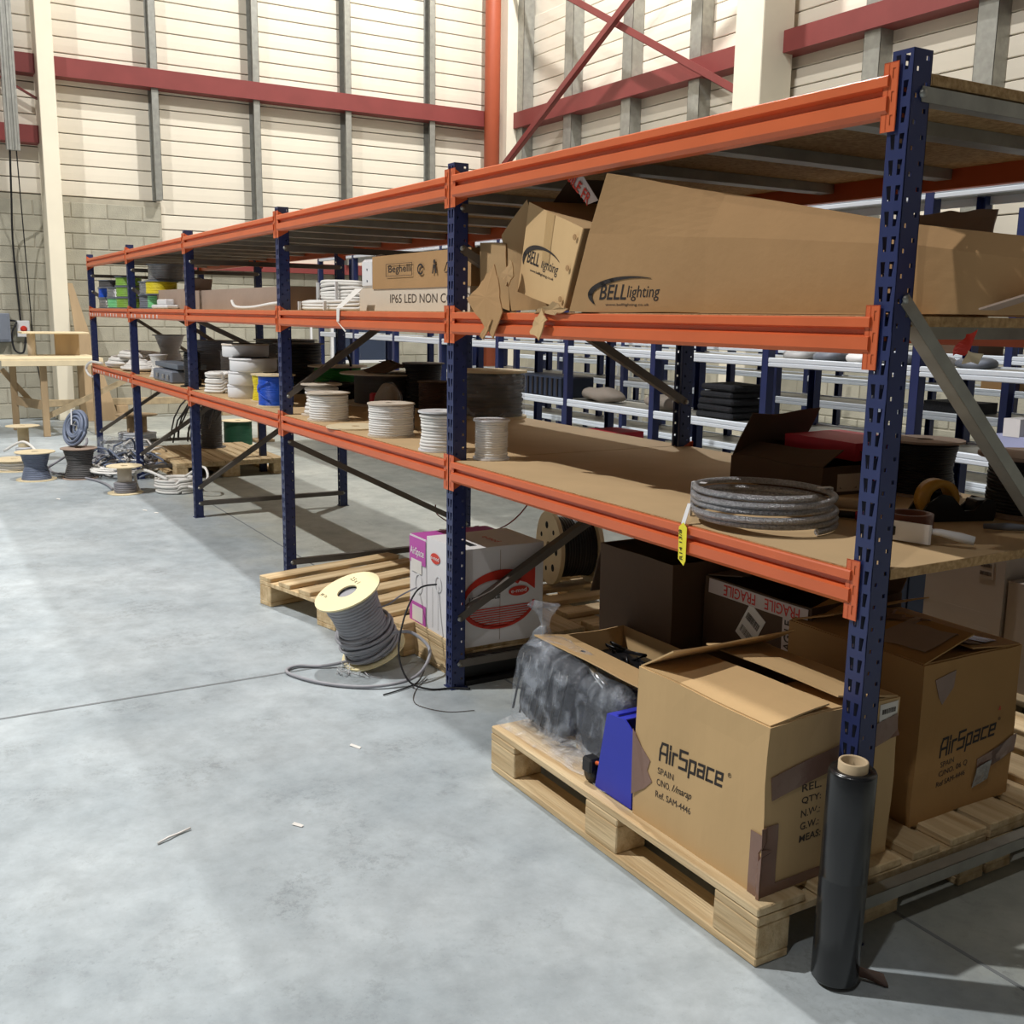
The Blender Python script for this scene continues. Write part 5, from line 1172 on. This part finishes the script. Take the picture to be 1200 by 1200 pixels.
# ------------------------------------------------------------ far floor
pallet(-7.55, .28, 'stacked weathered pallet with the green reel, under the fourth bay', dx=1.3, dy=.95, rot=0, seed=31, m=m_wood, brd=9)
reel((-9.75, 1.45, 0), .17, .27, m_ply, m_dkgreen, 'dark green reel with plywood flanges on the floor behind the rack', cr=.004, rcore=.08, rw=.15, seed=32)
reel((-8.55, .85, .144), .13, .38, m_darkgrey, m_darkgrey, 'tall dark reel standing on the weathered pallet', cr=.008, rcore=.06, rw=.1, seed=33)
rs = random.Random(5); q = MB()
for k in range(9):
    x, y = -8.6+rs.uniform(-.2, .2), .9+rs.uniform(-.15, .15); pts = [(x+.35*math.cos(a)*rs.uniform(.8, 1), y-.2+.1*math.sin(a), .40+.22*math.sin(a+rs.uniform(-.2, .2))) for a in [2*PI*j/12 for j in range(9)]]
    q.tube(pts, .008, 6)
tag(q.build('cable_tangle', m_darkgrey, None), 'tangle of dark cable loops rising from the weathered pallet', 'cable tangle', kind='stuff')
reel((-9.85, .42, 0), .21, .36, m_bench, mat('pale_grey_cable', S(196, 200, 208)), 'large brown-flanged reel of pale cable behind the fifth upright', cr=.012, rcore=.1, rw=.19, fill=.5, seed=34)
coil((-6.97, .14, 0), .165, .1, 14, .12, .012, m_whitecable, 'white cable coil with lifted ends on the floor by the fourth upright', seed=35, jit=.3, ties=2)
cable('loose_cable', [(-6.85, .05, .12), (-7.0, -.08, .18), (-7.12, -.14, .14), (-7.14, -.12, .02), (-7.10, -.12, .012)], .012, m_whitecable, 'arched white cable end beside the floor coil')
cable('loose_cable', [(-6.9, .2, .13), (-6.75, .3, .22), (-6.6, .3, .16), (-6.65, .25, .08), (-6.8, .2, .06)], .01, m_whitecable, 'white cable loop standing behind the fourth upright')
reel((-7.07, -.23, 0), .135, .22, m_ply, m_greycable, 'nearly empty reel with plywood flanges standing before the fifth upright', cr=.008, rcore=.055, rw=.085, fill=.42, flare=.0, seed=36, m_core_=m_beige)
reel((-8.03, -.42, 0), .15, .26, m_card_grey, m_darkgrey, 'dark grey reel under the upright coil of grey cable', cr=.008, rcore=.08, rw=.10, flare=.03, seed=37)
reel((-8.08, -.76, 0), .16, .24, m_ply, m_bluegrey, 'reel of tangled slate cable with bright plywood top, second from the left edge', cr=.006, rcore=.07, rw=.09, flare=.03, seed=38)
reel((-8.75, -.86, 0), .19, .10, m_ply, m_whitecable, 'low wide reel at the left picture edge, lower of two', cr=.012, rcore=.08, rw=.15, seed=39)
reel((-9.3, -.72, .0), .15, .34, m_ply, mat('pale_grey_cable', S(196, 200, 208)), 'tall slim-cored reel standing under the bench', cr=.008, rcore=.05, rw=.08, fill=.4, seed=40)
coil((-8.13, -.40, .41), .16, .12, 9, .06, .013, m_bluegrey, 'coil of blue-grey cable standing on edge on the dark grey reel', seed=41, jit=.5, rot=(math.radians(75), 0, math.radians(25)), ties=1)
for k, (x, y, R_, z) in enumerate(((-8.3, -.05, .24, .0), (-8.0, -.12, .22, .04), (-8.5, .05, .26, .05))):
    coil((x, y, z), R_, .1, 9, .06, .009, (m_bluegrey, m_whitecable, m_greycable)[k], ('blue-grey', 'white', 'light grey')[k]+' loose cable coil in the heap before the fifth upright', seed=50+k, jit=2.4)
for nm_, mm_, lb_, sd in (('cable_tangle', m_bluegrey, 'sprawling tangle of blue-grey cable between the left reels and the fifth upright', 3), ('cable_tangle', m_whitecable, 'sprawling tangle of white cable behind the blue-grey one', 8)):
    rs = random.Random(sd); q = MB()
    for k in range(13):
        cx_, cy_ = -8.15+rs.uniform(-.45, .4)-(.25 if sd == 8 else 0), -.08+rs.uniform(-.2, .22)+(.12 if sd == 8 else 0); r0 = rs.uniform(.1, .24); zz = rs.uniform(.02, .16); tl_ = rs.uniform(-.12, .12); ph = rs.uniform(0, 6)
        q.tube([(cx_+r0*math.cos(a)*1.2, cy_+r0*math.sin(a)*.8, max(.012, zz+tl_*math.sin(a+ph)+.02*math.sin(3*a))) for a in [2*PI*j/20*rs.choice((.8, .9, 1)) for j in range(20)]], .009, 6)
    tag(q.build(nm_, mm_, None), lb_, 'cable tangle', kind='stuff')
cable('loose_cable', [(-8.9, -.8, .02), (-8.6, -.62, .03), (-8.3, -.6, .02), (-8.1, -.5, .02), (-7.8, -.35, .01), (-7.5, -.3, .012), (-7.2, -.3, .012)], .010, m_greycable, 'grey cable trailing along the floor from reel to reel at the left')
cable('loose_cable', [(-9.2, -.9, .12), (-9.0, -.75, .22), (-8.8, -.65, .12), (-8.7, -.62, .02)], .012, m_whitecable, 'arched pale cable at the left picture edge')
cable('loose_cable', [(-8.2, -.7, .05), (-8.35, -.5, .14), (-8.5, -.3, .22), (-8.7, -.25, .26)], .010, m_greycable, 'pale cable slanting up between the two left reels')
t = thing('plastic_sheet', (-8.7, .05, 0), 'crumpled clear plastic wrap in the cable heap', 'plastic wrap'); q = blob(-8.75, .02, .13, .28, .16, .13, 30, 16, .9, .07, 6, 3); q.build('film', m_film, t)
# thin red-brown wire under bay two
cable('loose_wire', [(-3.0, 1.1, .80), (-3.1, 1.1, .5), (-3.3, 1.05, .3), (-3.6, 1.0, .22), (-3.9, .95, .26), (-3.95, .95, .32)], .004, mat('red_brown_wire', S(120, 62, 50), .5), 'thin red-brown wire drooping under the second bay')
# bench
t = thing('wooden_bench', (-11.6, -.1, 0), 'rough wooden workbench by the left wall, braced legs', 'workbench')
MB().cbox(-12.3, -.72, .86, -11.2, .35, .885, .003).build('bench_top', m_ply, t); MB().cbox(-11.22, -.70, .80, -11.19, .35, .862, .003).build('edge_rail', m_ply, t)
for x, y in ((-11.35, -.27), (-12.2, -.5), (-12.2, .25), (-11.35, .28)): MB().cbox(x-.035, y-.035, 0, x+.035, y+.035, .86, .004).build('leg', m_bench, t)
def plank(nm, a, b, w_, th, m_, par): 
    a, b = Vector(a), Vector(b); d = (b-a).normalized(); s = d.cross(Vector((1, 0, 0))); s = s.normalized() if s.length > .1 else Vector((0, 1, 0)); q = MB()
    u = d.cross(s); P_ = [a-s*w_/2, a+s*w_/2, b+s*w_/2, b-s*w_/2]; q.add([p for p in P_]+[p+u*th for p in P_], [(0,3,2,1),(4,5,6,7),(0,1,5,4),(1,2,6,5),(2,3,7,6),(3,0,4,7)]); return q.build(nm, m_, par)
plank('cross_rail', (-11.4, -.30, .35), (-12.2, -.5, .35), .1, .03, m_bench, t); plank('diagonal_brace', (-11.36, -.26, .22), (-11.36, .62, .62), .06, .03, m_wood_grey, t); plank('diagonal_brace', (-12.2, -.62, .72), (-12.15, -.3, .3), .06, .03, m_bench, t)
t = thing('plywood_board', (-13.1, .5, 0), 'tall plywood board leaning beside the cream column', 'board')
MB().slab([(-12.95, .42, .0), (-12.95, .80, .0), (-13.2, .36, 1.75), (-13.2, .30, 1.75)], .018).build('board', m_bench, t)
t = thing('timber_shelf', (-12.0, .1, .885), 'small wooden shelf box standing on the workbench', 'shelf'); MB().cbox(-12.0, -.05, .886, -11.97, .22, 1.14, .003).build('upright_board', m_bench, t); MB().cbox(-12.2, -.42, 1.14, -11.75, .30, 1.16, .003).build('top_board', m_ply, t); MB().tube([(-12.0, -.3, .886), (-12.0, -.3, 1.14)], .045, 16).build('post', m_beige, t)
t = thing('timber_beam', (-13.2, 1.4, .15), 'long dark timber lying along the foot of the left wall', 'timber'); MB().cbox(-13.25, -.3, .18, -13.15, 2.6, .27, .005).build('timber', m_wood_grey, t); MB().cbox(-13.3, .8, 0, -13.1, .95, .18, .005).build('support_block', m_bench, t); MB().cbox(-13.3, 2.2, 0, -13.1, 2.35, .18, .005).build('support_block', m_bench, t)
t = thing('wooden_post', (-9.98, 1.6, 0), 'square wooden post standing behind the rack near the green reel', 'post'); MB().cbox(-10.03, 1.75, 0, -9.95, 1.83, .9, .004).build('post', m_bench, t); MB().cbox(-10.1, 1.68, 0, -9.88, 1.9, .03, .004).build('foot', m_bench, t)
# whiteboards / trolleys behind
for k, (y, z, w_, h_, lb) in enumerate(((3.85, .75, .95, .55, 'dark panel in a white frame standing by the far wall, left one'), (5.6, .6, .6, .75, 'dark panel in a white frame standing by the far wall, right one'), (3.5, 1.35, .45, .4, 'small dark screen high on the far wall behind the racks'))):
    t = thing('framed_panel', (-13.1, y, 0), lb, 'panel'); x = -13.1
    MB().box(x-.02, y, z, x, y+w_, z+h_).build('panel', m_navy, t)
    q = MB()
    for a in ((y-.04, z-.04, y+w_+.04, z), (y-.04, z+h_, y+w_+.04, z+h_+.04), (y-.04, z, y, z+h_), (y+w_, z, y+w_+.04, z+h_)): q.box(x-.03, a[0], a[1], x+.02, a[2], a[3])
    q.build('frame', m_whiteplastic, t)
    for yy in (y, y+w_-.03): MB().box(x-.02, yy, 0, x+.01, yy+.03, z).build('leg', m_whiteplastic, t)
t = thing('tube_rack', (-9.5, 6.6, 0), 'white tubular hanging rack by the right wall, seen between the shelves', 'tube rack')
for k in range(5): MB().tube([(-9.9+k*.14, 6.6, .02), (-9.82+k*.14, 6.6, 1.15), (-9.78+k*.14, 6.55, 1.2), (-9.7+k*.14, 6.45, 1.2)], .022, 10).build('tube', m_whiteplastic, t)
MB().tube([(-10.0, 6.6, .03), (-9.2, 6.6, .03)], .02, 8).build('base_tube', m_whiteplastic, t)
# stock on shelving rows
R2Z = .838
t = thing('folded_cloth', (-3.25, 2.6, R2Z), 'stack of folded black cloths on the middle shelf of the first blue row', 'cloth')
for k in range(5): MB().cbox(-3.43+.01*k, 2.46, R2Z+k*.042, -3.10-.008*(k % 2), 2.74, R2Z+k*.042+.038, .012).crumple(.006, 9, k).build('folded_piece', m_blackfabric, t)
t = thing('crate', (-5.15, 2.6, R2Z), 'dark ribbed plastic crate on the first blue row, behind the film-wrapped reel', 'crate')
MB().cbox(-5.6, 2.45, R2Z, -4.92, 2.75, R2Z+.15, .008).build('body', m_navy, t)
for k in range(10): MB().box(-5.58+k*.068, 2.442, R2Z+.01, -5.56+k*.068, 2.45, R2Z+.14).build('rib', m_black, t)
for (x, w_, s, lb) in ((-4.6, .22, 1, 'grey bundled rag heap beside the dark crate'), (-3.9, .16, 2, 'smaller grey rag bundle left of the folded black cloths')):
    t = thing('rag_bundle', (x, 2.6, R2Z), lb, 'cloth'); blob(x, 2.6, R2Z+.045, w_, .1, .05, e=.9, amp=.02, freq=9, seed=s).build('cloth', m_greybox, t)
t = stock_box(-1.38, -1.18, 2.43, 2.7, R2Z, R2Z+.10, mat('pale_blue_box', S(170, 176, 214), .6), 'pale blue box of the pair on the first blue row at the right', seed=2)
t = stock_box(-1.33, -1.25, 2.43, 2.6, R2Z+.105, R2Z+.175, m_white_card, 'small white box standing on the pale blue box', seed=3)
t = stock_box(-4.62, -4.30, 2.45, 2.75, .455, .64, m_redbox, 'dark red box low on the first blue row', seed=6)
for k, (x, y, z, a, b, c, m_, lb) in enumerate(((-3.6, 3.9, 1.235, .3, .25, .13, m_card_dark, 'brown box on the upper shelf of the second row, left'), (-3.0, 3.9, 1.235, .45, .25, .12, m_card_dark, 'long brown box on the upper shelf of the second row'), (-2.2, 3.9, .875, .4, .25, .16, m_card_dark, 'brown box on the lower shelf of the second row'), (-1.9, 3.9, 1.235, .4, .25, .15, m_greybox, 'grey box on the upper shelf of the second row, right'), (-2.9, 3.9, .875, .35, .25, .06, m_blackfabric, 'flat black parcel on the lower shelf of the second row'), (-3.5, 5.3, .945, .5, .25, .14, m_card2, 'tan box on the farthest row, left'), (-2.6, 5.3, .945, .4, .25, .12, m_card2, 'tan box on the farthest row, right'))):
    stock_box(x, x+a, y, y+b, z, z+c, m_, lb, seed=k)
rs = random.Random(9)
for k in range(6):
    x = -2.7+.22*k; t = thing('plastic_parcel', (x, 2.6, 1.212), ('leftmost white', 'leftmost grey', 'middle white', 'middle grey', 'rightmost white', 'rightmost grey')[k]+' film parcel on the upper shelf of the first blue row', 'parcel')
    blob(x, 2.58, 1.212+.025, .085, .09, .03, 20, 10, .8, .012, 9, k).build('film', (m_film if 0 else (m_whiteplastic, m_greyitem)[k % 2]), t)
# floor litter
tag(MB().tube([(-1.208, -1.253, .004), (-1.222, -1.222, .007), (-1.238, -1.19, .004), (-1.250, -1.155, .006)], .0032, 6).build('paper_strip', m_paper, None), 'thin twisted white strip lying on the open floor in the foreground', 'litter')
for k, (x, y, lb) in enumerate(((-1.14, -.90, 'small white triangular scrap on the open floor, right of the twisted strip'), (-1.58, -.55, 'tiny pale wire offcut on the open floor, in front of the second upright'), (-6.25, -.27, 'white crumb of foam on the floor before the fourth upright'), (-6.1, -.22, 'larger white foam scrap before the fourth upright'), (-7.0, -.75, 'pale speck of litter on the far floor'))):
    q = MB().sheet((x, y, .002), (.028+.01*(k % 3), .02, .0), (-.004, .008, .003), .001, 5, 3, .003, k, 30); tag(q.build('paper_scrap', m_paper, None), lb, 'litter')
